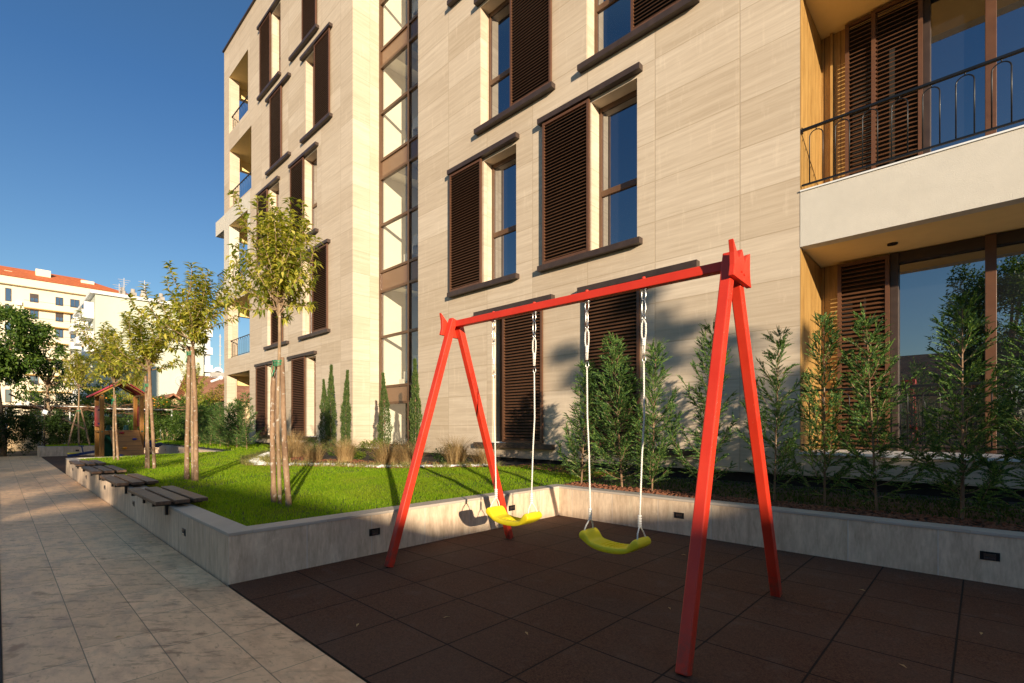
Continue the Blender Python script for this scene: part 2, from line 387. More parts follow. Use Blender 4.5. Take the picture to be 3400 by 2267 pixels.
def npmesh(name, V, tris, smooth=False):
    """fast mesh: V (n,3) array, tris (m,3) array"""
    me = bpy.data.meshes.new(name); m = len(tris)
    me.vertices.add(len(V)); me.vertices.foreach_set('co', np.asarray(V, np.float32).ravel())
    me.loops.add(m * 3); me.loops.foreach_set('vertex_index', np.asarray(tris, np.int32).ravel())
    me.polygons.add(m); me.polygons.foreach_set('loop_start', np.arange(0, m * 3, 3, dtype=np.int32))
    me.update(calc_edges=True); me.validate(); return me
def norm(a): return a / np.maximum(np.linalg.norm(a, axis=-1, keepdims=True), 1e-9)
def leaves_mesh(name, P, D, U, L, Wd, curve=.35):
    """leaf blades: base P, direction D, face normal U, length L, width Wd; 4 triangles each, folded and drooping"""
    n = len(P); D = norm(D); Sd = norm(np.cross(D, U)); Nn = np.cross(Sd, D)
    L = L[:, None]; Wd = Wd[:, None]
    mid = P + D * L * .45
    tip = P + D * L * .95 - Nn * L * curve
    V = np.stack([P, mid - Sd * Wd * .5 + Nn * Wd * .18, mid - Nn * Wd * .05, mid + Sd * Wd * .5 + Nn * Wd * .18, tip], 1).reshape(-1, 3)
    b = (np.arange(n) * 5)[:, None, None]
    T = (np.array([[0, 2, 1], [0, 3, 2], [1, 2, 4], [2, 3, 4]])[None] + b).reshape(-1, 3)
    return npmesh(name, V, T)
def join_np(parts):
    V = []; T = []; o = 0
    for v, t in parts: V.append(v); T.append(np.asarray(t) + o); o += len(v)
    return np.concatenate(V), np.concatenate(T)

def wall_sheet(mb, axis, c, thick, u0, u1, z0, z1, holes, reveal=None):
    """wall face at axis=c facing - (Y) or + (X); holes (a,b,zl,zh). Gives front cells and hole reveals going back by thick."""
    us = sorted({u0, u1, *[h[0] for h in holes], *[h[1] for h in holes]}); zs = sorted({z0, z1, *[h[2] for h in holes], *[h[3] for h in holes]})
    P = (lambda u, w, z: (u, c + w, z)) if axis == 'Y' else (lambda u, w, z: (c - w, u, z))
    for i in range(len(us) - 1):
        for j in range(len(zs) - 1):
            um, zm = (us[i] + us[i + 1]) / 2, (zs[j] + zs[j + 1]) / 2
            if any(h[0] < um < h[1] and h[2] < zm < h[3] for h in holes): continue
            mb.quad(P(us[i], 0, zs[j]), P(us[i + 1], 0, zs[j]), P(us[i + 1], 0, zs[j + 1]), P(us[i], 0, zs[j + 1]))
    for h in holes:
        a, b, l, t = h[:4]; d = h[4] if len(h) > 4 else thick
        if d <= 0: continue
        mb.quad(P(a, 0, l), P(a, 0, t), P(a, d, t), P(a, d, l)); mb.quad(P(b, 0, l), P(b, d, l), P(b, d, t), P(b, 0, t))
        mb.quad(P(a, 0, t), P(b, 0, t), P(b, d, t), P(a, d, t)); mb.quad(P(a, 0, l), P(a, d, l), P(b, d, l), P(b, 0, l))
    return mb
# ================================================================== GROUND
def sheet(name, pts, z, mat):
    mb = MB(); mb.add([(x, y, z) for x, y in pts], [tuple(range(len(pts)))])
    return struct(obj(name, mb, mat))
sheet('ground', [(-500, -500), (500, -500), (500, 500), (-500, 500)], -.03, 'ground')
mb = MB(); mb.box(-27.6, 9, .02, 1.185, -.1, 0)
struct(obj('path', mb, 'path'))
sheet('rubber_court', [(-4.07, 1.19), (9, 1.19), (9, 5.18), (-4.07, 5.18)], .004, 'rubber')
sheet('rubber_court', [(-26.3, 1.19), (-16.57, 1.19), (-16.57, 4.86), (-26.3, 4.86)], .004, 'rubber')
o = MB(); o.box(-28, 9, -.10, .018, -.1, .012); struct(obj('path_edging', o, 'dark'))
sheet('soil_bed', [(-30, -6), (9, -6), (9, -.1), (-30, -.1)], -.012, 'soil')
def lz(y, x=-9):
    a = .365 + .020 * max(0, y - 1.4); b = .368 + .03 * max(0, y - 5.4); k = min(1, max(0, (x + 5.2) / 1.0)); return a + (b - a) * k
# lawn soil, rising gently to the house
def soil(name, x0, x1, y0, y1, mat='soil'):
    mb = MB(); nx = max(2, int((x1 - x0) / .3)); ny = 12; vs = []; fs = []
    for j in range(ny + 1):
        for i in range(nx + 1):
            y = y0 + (y1 - y0) * j / ny; vs.append((x0 + (x1 - x0) * i / nx, y, lz(y, x0 + (x1 - x0) * i / nx) - .006 + random.uniform(-.006, .006)))
    for j in range(ny):
        for i in range(nx):
            a = j * (nx + 1) + i; fs.append((a, a + 1, a + nx + 2, a + nx + 1))
    mb.add(vs, fs); return struct(obj(name, mb, mat, smooth=True))
soil('lawn_soil', -16.5, -4.2, 1.37, 7.3)
soil('lawn_soil', -4.2, 9, 5.3, 7.3)
soil('lawn_soil', -27, -16.5, 4.95, 7.3)
sheet('far_lawn_soil', [(-30, 1.2), (-26.4, 1.2), (-26.4, 7.3), (-30, 7.3)], .37, 'soil')

# ================================================================== PLANTER WALLS
T = .18; ZT = .39
def wall_run(mbw, mbc, pts, side):
    """vertical faced wall and overhanging coping following a polyline; side = +1 body on the left of travel"""
    n = len(pts); P = [Vector((*p, 0)) for p in pts]
    def offs(d):
        out = []
        for i in range(n):
            dirs = []
            if i > 0: dirs.append((P[i] - P[i - 1]).normalized())
            if i < n - 1: dirs.append((P[i + 1] - P[i]).normalized())
            ns = [Vector((-t.y, t.x, 0)) * side for t in dirs]
            if len(ns) == 1: out.append(P[i] + ns[0] * d)
            else:
                b = (ns[0] + ns[1]); out.append(P[i] + b * (d / b.dot(ns[0])))
        return out
    A, B = offs(0), offs(T); A2, B2 = offs(-.006), offs(T + .004)
    for i in range(n - 1):
        for (mb, a, b, z0, z1) in ((mbw, A, B, -.1, ZT - .025), (mbc, A2, B2, ZT - .025, ZT)):
            q = [a[i], a[i + 1], b[i + 1], b[i]]
            vs = [(p.x, p.y, z0) for p in q] + [(p.x, p.y, z1) for p in q]
            fs = [(0, 3, 2, 1), (4, 5, 6, 7), (0, 1, 5, 4), (3, 7, 6, 2)]
            if i == 0: fs.append((0, 4, 7, 3))
            if i == n - 2: fs.append((1, 2, 6, 5))
            mb.add(vs, fs)
pw = thing('planter_wall', 'low stone clad retaining wall round the near lawn and along the swing court', 'wall', (-4.07, 5.17, 0))
w_, c_ = MB(), MB(); wall_run(w_, c_, [(9, 5.17), (-4.07, 5.17), (-4.07, 1.2), (-16.57, 1.2), (-16.57, 4.85)], -1)
obj('cladding', w_, 'planter', pw); obj('coping', c_, 'coping', pw, bevel=.003)
pw2 = thing('planter_wall', 'low stone clad retaining wall closing the far play court behind the seesaw', 'wall', (-26.3, 1.14, 0))
w_, c_ = MB(), MB(); wall_run(w_, c_, [(-16.76, 4.86), (-26.3, 4.86), (-26.3, 1.14), (-27.6, 1.14)], -1)
obj('cladding', w_, 'planter', pw2); obj('coping', c_, 'coping', pw2, bevel=.003)
def step_light(parent, x, y, face, z=.21):
    m = MB(); w, h = .055, .032; f_ = MB(); lens = MB()
    if face == 'Y': m.box(x - w, x + w, y - .006, y + .02, z - h, z + h); f_.box(x - w * .62, x + w * .62, y - .011, y - .0065, z - h * .2, z + h * .55); lens.box(x - w * .6, x + w * .6, y - .009, y - .0065, z - h * .75, z - h * .25)
    else: m.box(x - .02, x + .006, y - w, y + w, z - h, z + h); f_.box(x + .0065, x + .011, y - w * .62, y + w * .62, z - h * .2, z + h * .55); lens.box(x + .0065, x + .009, y - w * .6, y + w * .6, z - h * .75, z - h * .25)
    o = obj('step_light', m, 'black', parent, bevel=.002); obj('hood', f_, 'bronze', o); obj('lens', lens, 'farglass', o)
for x in (-2.4, .045, 2.5): step_light(pw, x, 5.17, 'Y')
for y in (2.42, 4.26): step_light(pw, -4.07, y, 'X')
for x in (-5.34, -7.76, -10.15, -12.5, -14.9): step_light(pw, x, 1.2, 'Y')
for y in (3.2,): step_light(pw2, -26.3, 2.25, 'X')
for x in (-24.6, -22.4): step_light(pw2, x, 4.86, 'Y')

# ================================================================== WALL BENCHES
def bench(x0, x1, label):
    b = thing('wall_bench', label, 'bench', ((x0 + x1) / 2, 1.28, .39), 'benches on the planter wall')
    for k, y in enumerate((1.055, 1.215, 1.375)):
        m = MB(); m.box(x0 + .01 * k, x1 + random.uniform(-.01, .01), y, y + .125, .425, .462); obj('seat_plank', m, 'bench', b, bevel=.006)
    for x in (x0 + .2, x1 - .2):
        m = MB(); m.box(x - .02, x + .02, 1.06, 1.49, .395, .424); m.box(x - .02, x + .02, 1.165, 1.190, .30, .394); obj('bracket', m, 'black', b)
bench(-7.2, -5.72, 'nearest slatted timber bench set on the planter wall')
bench(-9.44, -7.95, 'second slatted timber bench from the near corner of the planter wall')
bench(-11.75, -10.3, 'third slatted timber bench from the near corner of the planter wall')
bench(-13.9, -12.5, 'farthest slatted timber bench on the planter wall, beside the far court')

# ================================================================== APARTMENT BUILDING
YF = 7.1
AB = thing('apartment_building', 'five storey travertine clad apartment block with bronze shutters and glazed stairwell', 'building', (-10, YF, 0))
SILL = [.85, 4.18, 7.48, 10.74, 13.95]; HH = 2.77
# (floor, bar x0, shutter x0, opening x0, opening x1)
WIN = [(0, -7.80, -6.97, -7.35, -6.10), (0, -5.10, -4.96, -4.95, -4.00),
       (1, -8.69, -8.65, -7.60, -6.66), (1, -6.02, -5.92, -4.88, -4.00),
       (2, -7.79, -6.76, -7.70, -6.78), (2, -5.10, -4.07, -4.98, -4.08),
       (3, -8.69, -8.65, -7.60, -6.66), (3, -6.02, -5.92, -4.88, -4.00),
       (4, -7.79, -6.76, -7.70, -6.78), (4, -5.10, -4.07, -4.98, -4.08),
       (0, -20.66, -20.60, -19.52, -18.66), (0, -17.53, -17.22, -16.14, -15.50),
       (1, -19.70, -19.06, -19.60, -18.60), (1, -16.61, -15.62, -16.50, -15.62),
       (2, -20.50, -20.50, -19.36, -18.48), (2, -17.42, -17.34, -16.32, -15.42),
       (3, -19.54, -19.18, -19.10, -18.20), (3, -16.47, -15.48, -16.25, -15.46),
       (4, -20.40, -20.20, -19.12, -18.35), (4, -17.38, -16.39, -16.30, -15.40)]
def hole(w): return (w[3], w[4], SILL[w[0]] + .0, SILL[w[0]] + 2.60, .30)
LOG = [(-24.38, -21.50, .30, 3.46), (-24.20, -21.50, 4.18, 6.62), (-24.05, -21.72, 7.44, 10.04), (-24.0, -21.30, 10.80, 13.32), (-24.06, -21.68, 14.10, 16.60)]
right = [hole(w) for w in WIN if w[1] > -9]; left = [hole(w) for w in WIN if w[1] < -9]
mb = MB(); wall_sheet(mb, 'Y', YF, .3, -9.94, -1.68, .56, 18.06, right); obj('wall', mb, 'facade', AB)
mb = MB()
lg = [LOG[0], LOG[1], LOG[3], LOG[4]]
wall_sheet(mb, 'Y', YF, .3, -24.73, -13.13, .56, 18.06,
           left + [(*l[:2], max(l[2], .57), l[3], 0) for l in lg] + [(-24.731, -21.40, 6.79, 10.73, 0)])
# return walls of the stair recess, end wall of the block
mb.quad((-13.13, YF, .56), (-13.13, 8.02, .56), (-13.13, 8.02, 18.06), (-13.13, YF, 18.06))
obj('wall', mb, 'facade', AB)
mb = MB(); mb.quad((-9.94, YF, .56), (-9.94, YF, 18.06), (-9.94, 8.02, 18.06), (-9.94, 8.02, .56)); obj('wall', mb, 'facade', AB)
# white rendered band with its own loggia opening
mb = MB(); wall_sheet(mb, 'Y', YF - .006, 0, -24.73, -21.40, 6.79, 10.73, [(*LOG[2], 0)])
for z0, z1 in ((10.05, 10.71), (6.78, 7.43)): mb.box(-25.96, -24.735, YF - .006, 9.3, z0, z1)
mb.quad((-24.732, YF, 6.79), (-24.732, YF, 10.73), (-24.732, 7.51, 10.73), (-24.732, 7.51, 6.79))
obj('rendered_wall', mb, 'render', AB)
# corner pier and slabs of the loggias
for i, l in enumerate(LOG):
    mt = 'render' if i == 2 else 'facade'
    m = MB(); m.box(-24.72, l[0], YF + .003, 7.51, l[2], l[3]); obj('pier', m, mt, AB)
    xw = {2: l[1], 3: -21.3}.get(i, -21.5)
    m = MB(); m.box(xw, -21.2, YF + .003, 9.8, l[2], l[3]); obj('loggia_side_wall', m, mt, AB)
    top = LOG[i + 1][2] if i < 4 else 18.0
    m = MB(); m.box(-24.72, -21.25, YF + .006, 9.8, l[3], top); m.box(-24.72, -24.5, 7.52, 9.8, l[3] - .42, l[3] + .01); obj('loggia_slab', m, 'soffit', AB)
    m = MB(); m.box(-24.72, -24.4, 9.45, 9.8, l[2], l[3] - .43); obj('pier', m, mt, AB)
core = MB()
core.box(-24.72, -21.2, 9.82, 18, -.05, 18.0); core.box(-21.18, -13.14, 7.52, 18, .1, 18.0); core.box(-9.93, -1.72, 7.52, 18, .1, 18.0)
core.box(-13.12, -9.95, 10.2, 18, .1, 18.0); core.box(-1.70, 9, 8.42, 18, .1, 18.0)
obj('rear_wall', core, 'inwall', AB)
mb = MB(); mb.box(-24.72, 9, 7.16, 7.5, -.05, .555); obj('plinth', mb, 'dark', AB)
mb = MB(); mb.box(-24.80, -13.06, YF - .06, 18.1, 18.06, 18.12); mb.box(-9.98, 9.1, YF - .06, 18.1, 18.06, 18.12); mb.box(-13.05, -9.99, 7.9, 18.1, 18.06, 18.12)
obj('roof_edge', mb, 'bronze', AB)
# ---- windows
def louvre(w, h, pitch=.058, fw=.045, thick=.045):
    m = MB()
    m.box(0, fw, -thick, 0, 0, h); m.box(w - fw, w, -thick, 0, 0, h)
    m.box(fw, w - fw, -thick + .004, -.004, 0, fw); m.box(fw, w - fw, -thick + .004, -.004, h - fw, h)
    n = int((h - 2 * fw) / pitch); p = (h - 2 * fw) / n
    for i in range(n):
        z = fw + (i + .5) * p
        m.add([(fw, -thick + .006, z - .020), (w - fw, -thick + .006, z - .020), (w - fw, -.006, z + .006), (fw, -.006, z + .006),
               (fw, -thick + .002, z - .014), (w - fw, -thick + .002, z - .014), (w - fw, -.010, z + .013), (fw, -.010, z + .013)],
              [(0, 3, 2, 1), (4, 5, 6, 7), (0, 1, 5, 4), (2, 3, 7, 6)])
    return m.mesh('shutter')
SH = louvre(1.04, 2.62)
RAIL = MB(); RAIL.box(0, 2.12, -.115, -.002, 0, .095); RAIL = RAIL.mesh('rail')
def window(w):
    fl, bx, sx, o0, o1 = w; z = SILL[fl]; zt = z + 2.60
    m = MB(); y0, y1 = YF + .235, YF + .298
    m.box(o0, o0 + .055, y0, y1, z, zt); m.box(o1 - .055, o1, y0, y1, z, zt)
    m.box(o0 + .055, o1 - .055, y0 + .002, y1, zt - .075, zt); m.box(o0 + .055, o1 - .055, y0 + .002, y1, z, z + .07)
    m.box(o0 + .055, o1 - .055, y0 - .003, y1, z + 1.03, z + 1.13)
    f = obj('window', m, 'brownlit', AB, bevel=.004)
    g = MB(); g.quad((o0 + .05, y0 + .03, z + .06), (o1 - .05, y0 + .03, z + .06), (o1 - .05, y0 + .03, zt - .06), (o0 + .05, y0 + .03, zt - .06)); obj('pane', g, 'glass', f)
    g = MB(); g.box(o0 + .002, o1 - .002, YF + .003, y0 - .003, z, z + .018); obj('sill', g, 'white', f)
    g = MB(); g.box(sx + .02, sx + 1.02, YF - .036, YF - .032, z + .03, z + 2.6); obj('louvre_shade_sheet', g, 'dark', f)  # near-black sheet added to stand for shade between the slats
    for nm, zz in (('sill_rail', z - .095), ('header_rail', z + 2.655)):
        r = bpy.data.objects.new(nm, RAIL); COL.objects.link(r); r.parent = f; r.location = Vector((bx, YF, zz)) - wloc(f)
    if not RAIL.materials: RAIL.materials.append(M['bronze']); SH.materials.append(M['brown'])
    s = bpy.data.objects.new('shutter', SH); COL.objects.link(s); s.parent = f; s.location = Vector((sx, YF - .038, z + .015)) - wloc(f)
for w in WIN: window(w)
# ---- stair glazing
YG = 8.0
m = MB()
for x in (-13.12, -11.64, -10.8, -10.03): m.box(x, x + .075, YG - .05, YG + .05, .5, 17.3)
PAN = [(-1.2, .60), (1.87, 2.36), (5.21, 5.80), (8.60, 9.15), (11.94, 12.46), (15.25, 15.8)]
cols_ = [(-13.045, -11.64), (-11.565, -10.8), (-10.725, -10.03)]
for a, b in cols_:
    for z in [q for p in PAN[1:] for q in p] + [3.85, 7.20, 10.56, 13.86, .63, 17.25]: m.box(a, b, YG - .045, YG + .045, z - .035, z + .035)
SG = obj('stair_glazing', m, 'brownlit', AB)
k = NT('spandrel'); mx = k.fin(k.mix(k.maprange(k.noise(.6, 2), .3, .7), (.17, .09, .045), (.22, .12, .06)), .16, 0, .9)
for z0, z1 in PAN[1:]:
    m = MB()
    for a, b in cols_: m.box(a, b, YG - .01, YG + .02, z0 + .035, z1 - .035)
    obj('spandrel_panel', m, mx, SG)
m = MB()
for a, b in cols_:
    zs = [.665] + [q for p in PAN[1:] for q in (p[0] - .035, p[1] + .035)] + [17.2]
    for z0, z1 in zip(zs[::2], zs[1::2]): m.quad((a, YG, z0), (b, YG, z0), (b, YG, z1), (a, YG, z1))
obj('glass', m, 'shaftglass', SG)
m = MB()
m.box(-13.11, -9.96, 8.06, 10.19, 17.0, 17.3); m.box(-13.11, -13.0, 8.06, 10.19, .3, 17.0); m.box(-10.06, -9.96, 8.06, 10.19, .3, 17.0); m.box(-13.0, -10.06, 10.1, 10.19, .3, 17.0)
for z0, z1 in PAN[1:]: m.box(-12.99, -12.5, 8.12, 10.09, z0 + .1, z1 - .02)
for i, (z0, z1) in enumerate(PAN[:-1]):      # two flights per storey
    za, zb = max(z1, .55), PAN[i + 1][1]; zm = (za + zb) / 2
    for ya, yb, zs_, ze, xa, xb in ((8.25, 9.1, za, zm, -12.5, -10.6), (9.2, 10.08, zm, zb, -10.9, -12.7)):
        n = 8
        for q in range(n):
            x0 = xa + (xb - xa) * q / n; x1 = xa + (xb - xa) * (q + 1) / n; zz = zs_ + (ze - zs_) * (q + 1) / n
            m.box(x0, x1, ya, yb, zz - .28, zz)
obj('staircase', m, 'inwall', AB)
# ---- terraces on the right
XR = -1.68
tf = MB(); sfm = MB(); oak = MB(); mull = MB(); pane = MB()
for i, (z0, z1) in enumerate([(3.48, 4.18), (6.78, 7.48), (10.08, 10.78), (13.4, 14.1), (16.7, 18.06)]):
    tf.box(XR + .002, 9, YF - .004, YF + .16, z0, z1); sfm.box(XR + .002, 9, YF + .16, 8.41, z0 + .003, z1 - .03)
obj('parapet', tf, 'render', AB); obj('terrace_slab', sfm, 'soffit', AB)
m = MB(); 
for z in (4.18, 7.48, 10.78): m.box(XR + .002, 9, YF - .02, YF + .18, z, z + .018)
obj('parapet_cap', m, 'white', AB)
m = MB(); m.box(XR - .002, 9, YF, YF + .14, .56, .83); obj('terrace_upstand', m, 'facade', AB)
m = MB(); m.box(XR, 9, YF - .03, 8.41, .83, .86); obj('terrace_ledge', m, 'white', AB)
lv = [(.86, 3.48), (4.18, 6.78), (7.48, 10.08), (10.78, 13.4), (14.1, 16.7)]
for i, (z0, z1) in enumerate(lv):
    m = MB(); m.quad((XR + .001, YF + .012, z0), (XR + .001, 8.27, z0), (XR + .001, 8.27, z1), (XR + .001, YF + .012, z1))
    xe = -1.37 if i else -1.46
    m.quad((XR, 8.25, z0), (xe, 8.25, z0), (xe, 8.25, z1), (XR, 8.25, z1))
    if i: m.box(-1.56, -1.53, 8.20, 8.249, z0, z1)
    obj('oak_cladding', m, 'oak', AB)
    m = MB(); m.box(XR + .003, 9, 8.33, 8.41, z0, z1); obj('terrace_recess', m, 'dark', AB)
    if i > 2: continue
    f = MB(); g = MB(); x = -.88 if i == 0 else -.56
    f.box(x, 8.9, 8.2, 8.32, z1 - .14, z1 - .003); f.box(x, 8.9, 8.2, 8.32, z0 + .002, z0 + .09)
    xm = x; ws = [x, .03, 1.05, 2.05, 3.1, 4.2]
    f.box(x, x + .09, 8.18, 8.33, z0 + .003, z1 - .004)
    g.quad((x + .09, 8.27, z0 + .08), (8.9, 8.27, z0 + .08), (8.9, 8.27, z1 - .13), (x + .09, 8.27, z1 - .13))
    fo = obj('terrace_door', f, 'bronze', AB, bevel=.004); obj('pane', g, 'glass', fo)  # shade put into the frame colour: near-black bronze beside lit brown mullions
    for q in ws[1:]: mm_ = MB(); mm_.box(q, q + .10, 8.17, 8.33, z0 + .003, z1 - .004); obj('mullion', mm_, 'brown', fo, bevel=.004)
    wds = [(-1.46, .58)] if i == 0 else [(-1.37, .36), (-1.07, .53)]
    for k, (xx, ww) in enumerate(wds):
        me = louvre(ww, z1 - z0 - .05); s = obj('terrace_shutter', me, 'brown', AB, world=False); s.location = Vector((xx, 8.17 - .03 * k, z0 + .02)) - wloc(AB)
    d = MB(); d.tube([(-.81, 7.77, z1 - .012), (-.81, 7.77, z1 + .02)], .055, 16); obj('soffit_spotlight', d, 'black', AB)
def arch_rail(parent, x0, x1, y, zb, zt, pitch, wdt, axis='X', ends=True):
    fr = MB(); lp = MB()
    P = (lambda u, z, o=0: (u, y + o, z)) if axis == 'X' else (lambda u, z, o=0: (y + o, u, z))
    fr.bar(P(x0, zt), P(x1, zt), .04, .028); fr.bar(P(x0, zb), P(x1, zb), .028, .02)
    if ends: fr.bar(P(x0 + .008, zt - .04), P(x0 + .008, zt + .03), .05, .012, (1, 0, 0) if axis == 'X' else (0, 1, 0))
    n = int((x1 - x0 - .06) / pitch)
    for i in range(n):
        u = x0 + .09 + i * pitch; r = wdt / 2; pts = [P(u, zb)]; zt2 = zt - .045
        for k in range(9): a = math.pi * (1 - k / 8); pts.append(P(u + r + r * math.cos(a), zt2 - r + r * math.sin(a)))
        pts.append(P(u + 2 * r, zb)); lp.tube(pts, .0068, 6); lp.tube([P(u + r, zt2), P(u + r, zt)], .006, 6)
    o = obj('railing', fr, 'black', parent, bevel=.003); obj('bars', lp, 'black', o, smooth=True)
arch_rail(AB, -1.67, 6, YF + .03, 4.27, 4.975, .276, .145)
arch_rail(AB, -1.67, 6, YF + .03, .95, 1.64, .276, .145)
arch_rail(AB, -1.67, 6, YF + .03, 7.57, 8.27, .276, .145)
for l in (LOG[1], LOG[2], LOG[3], LOG[4]): arch_rail(AB, l[0] + .01, l[1], YF + .12, l[2] + .08, l[2] + .80, .27, .145)
for l in (LOG[3], LOG[4]): arch_rail(AB, 7.53, 9.4, -24.6, l[2] + .08, l[2] + .80, .27, .145, 'Y')
arch_rail(AB, -25.9, -24.75, YF + .06, 7.52, 8.24, .27, .145)
arch_rail(AB, -25.9, -24.75, YF + .06, 10.8, 11.5, .27, .145) if False else None
c = thing('security_camera', 'white bullet security camera bracketed to the left corner of the travertine block', 'camera', (-24.75, 7.0, 3.35))
m = MB(); m.ico((-24.78, 6.98, 3.36), .1, (1, 1, 1), 2); obj('mount', m, 'white', c, smooth=True)
m = MB(); m.tube([(-24.85, 6.95, 3.33), (-25.15, 6.7, 3.2)], .055, 12); m.box(-25.17, -24.84, 6.62, 7.0, 3.375, 3.385); obj('housing', m, 'white', c, smooth=False)

# ================================================================== SWING
sw = thing('swing_set', 'red square tube swing frame with crown shaped end plates over the rubber court', 'swing frame', (-2.35, 3.02, 0))
def leg(x, y0, xt, yt, zt=2.20):
    m = MB(); p, q = Vector((x, y0, .004)), Vector((xt, yt, zt)); m.bar(p, q, .062, .062, (1, 0, 0)); obj('leg', m, 'red', sw, bevel=.006)
leg(-3.61, 2.28, -3.62, 2.985); leg(-3.61, 3.75, -3.62, 3.055, 2.16); leg(-1.03, 2.265, -1.075, 2.985); leg(-1.04, 3.775, -1.075, 3.055, 2.16)
m = MB(); m.bar((-3.60, 3.02, 2.158), (-1.10, 3.02, 2.146), .06, .06); obj('beam', m, 'red', sw, bevel=.005)
def crown(x0, x1):
    P = [(-.155, 2.21), (-.075, 2.085), (-.06, 2.10), (-.02, 2.185), (.0, 2.17), (.028, 2.085), (.045, 2.115), (.085, 2.165), (.125, 2.20), (.118, 2.13), (.125, 2.06), (.155, 1.96), (-.155, 1.985), (-.135, 2.05), (-.13, 2.12)]
    P = [(-.15, 2.25), (-.10, 2.20), (-.06, 2.16), (-.03, 2.20), (-.01, 2.225), (.012, 2.20), (.036, 2.155), (.06, 2.19), (.09, 2.215), (.128, 2.232), (.126, 2.13), (.133, 2.08), (.15, 2.03), (-.15, 2.045), (-.132, 2.11), (-.134, 2.18)]
    m = MB(); m.prism([(3.02 + a, b) for a, b in P], 'X', x0, x1); return obj('crown_plate', m, 'red', sw, bevel=.003)
crown(-3.685, -3.655); crown(-1.042, -1.012)
m = MB()
XA = (-3.105, -2.632, -2.115, -1.652)
for x in XA: m.tube([(x, 3.02, 2.184), (x, 3.02, 2.197)], .012, 8)
m.tube([(-1.012, 3.0, 2.09), (-1.006, 3.0, 2.09)], .007, 8); m.tube([(-1.012, 3.04, 2.08), (-1.006, 3.04, 2.08)], .007, 8)
obj('bolt', m, 'red', sw)
def ring(m, c, rx, rz, r, ax):
    pts = []
    for k in range(14):
        a = 2 * math.pi * k / 14; u, w = rx * math.cos(a), rz * math.sin(a)
        pts.append((c[0] + u, c[1], c[2] + w) if ax == 'X' else (c[0], c[1] + u, c[2] + w))
    m.tube(pts, r, 6, closed=True)
def rope_pts(p, q, n, wob=0.0): 
    p, q = Vector(p), Vector(q); return [p + (q - p) * (i / n) + Vector((wob * math.sin(i * 1.3), 0, 0)) for i in range(n + 1)]
def twist(m, pts, r=.0058):      # three-strand rope
    pts = [Vector(p) for p in pts]; dense = []
    for a, b in zip(pts, pts[1:]):
        n = max(1, int((b - a).length / .012))
        dense += [a + (b - a) * (i / n) for i in range(n)]
    dense.append(pts[-1])
    for s in range(3):
        l = 0; out = []
        for i, p in enumerate(dense):
            if i: l += (dense[i] - dense[i - 1]).length
            w = l / .05 * 2 * math.pi + s * 2.094
            out.append(p + Vector((math.cos(w), math.sin(w), 0)) * r * .62)
        m.tube(out, r * .62, 5)
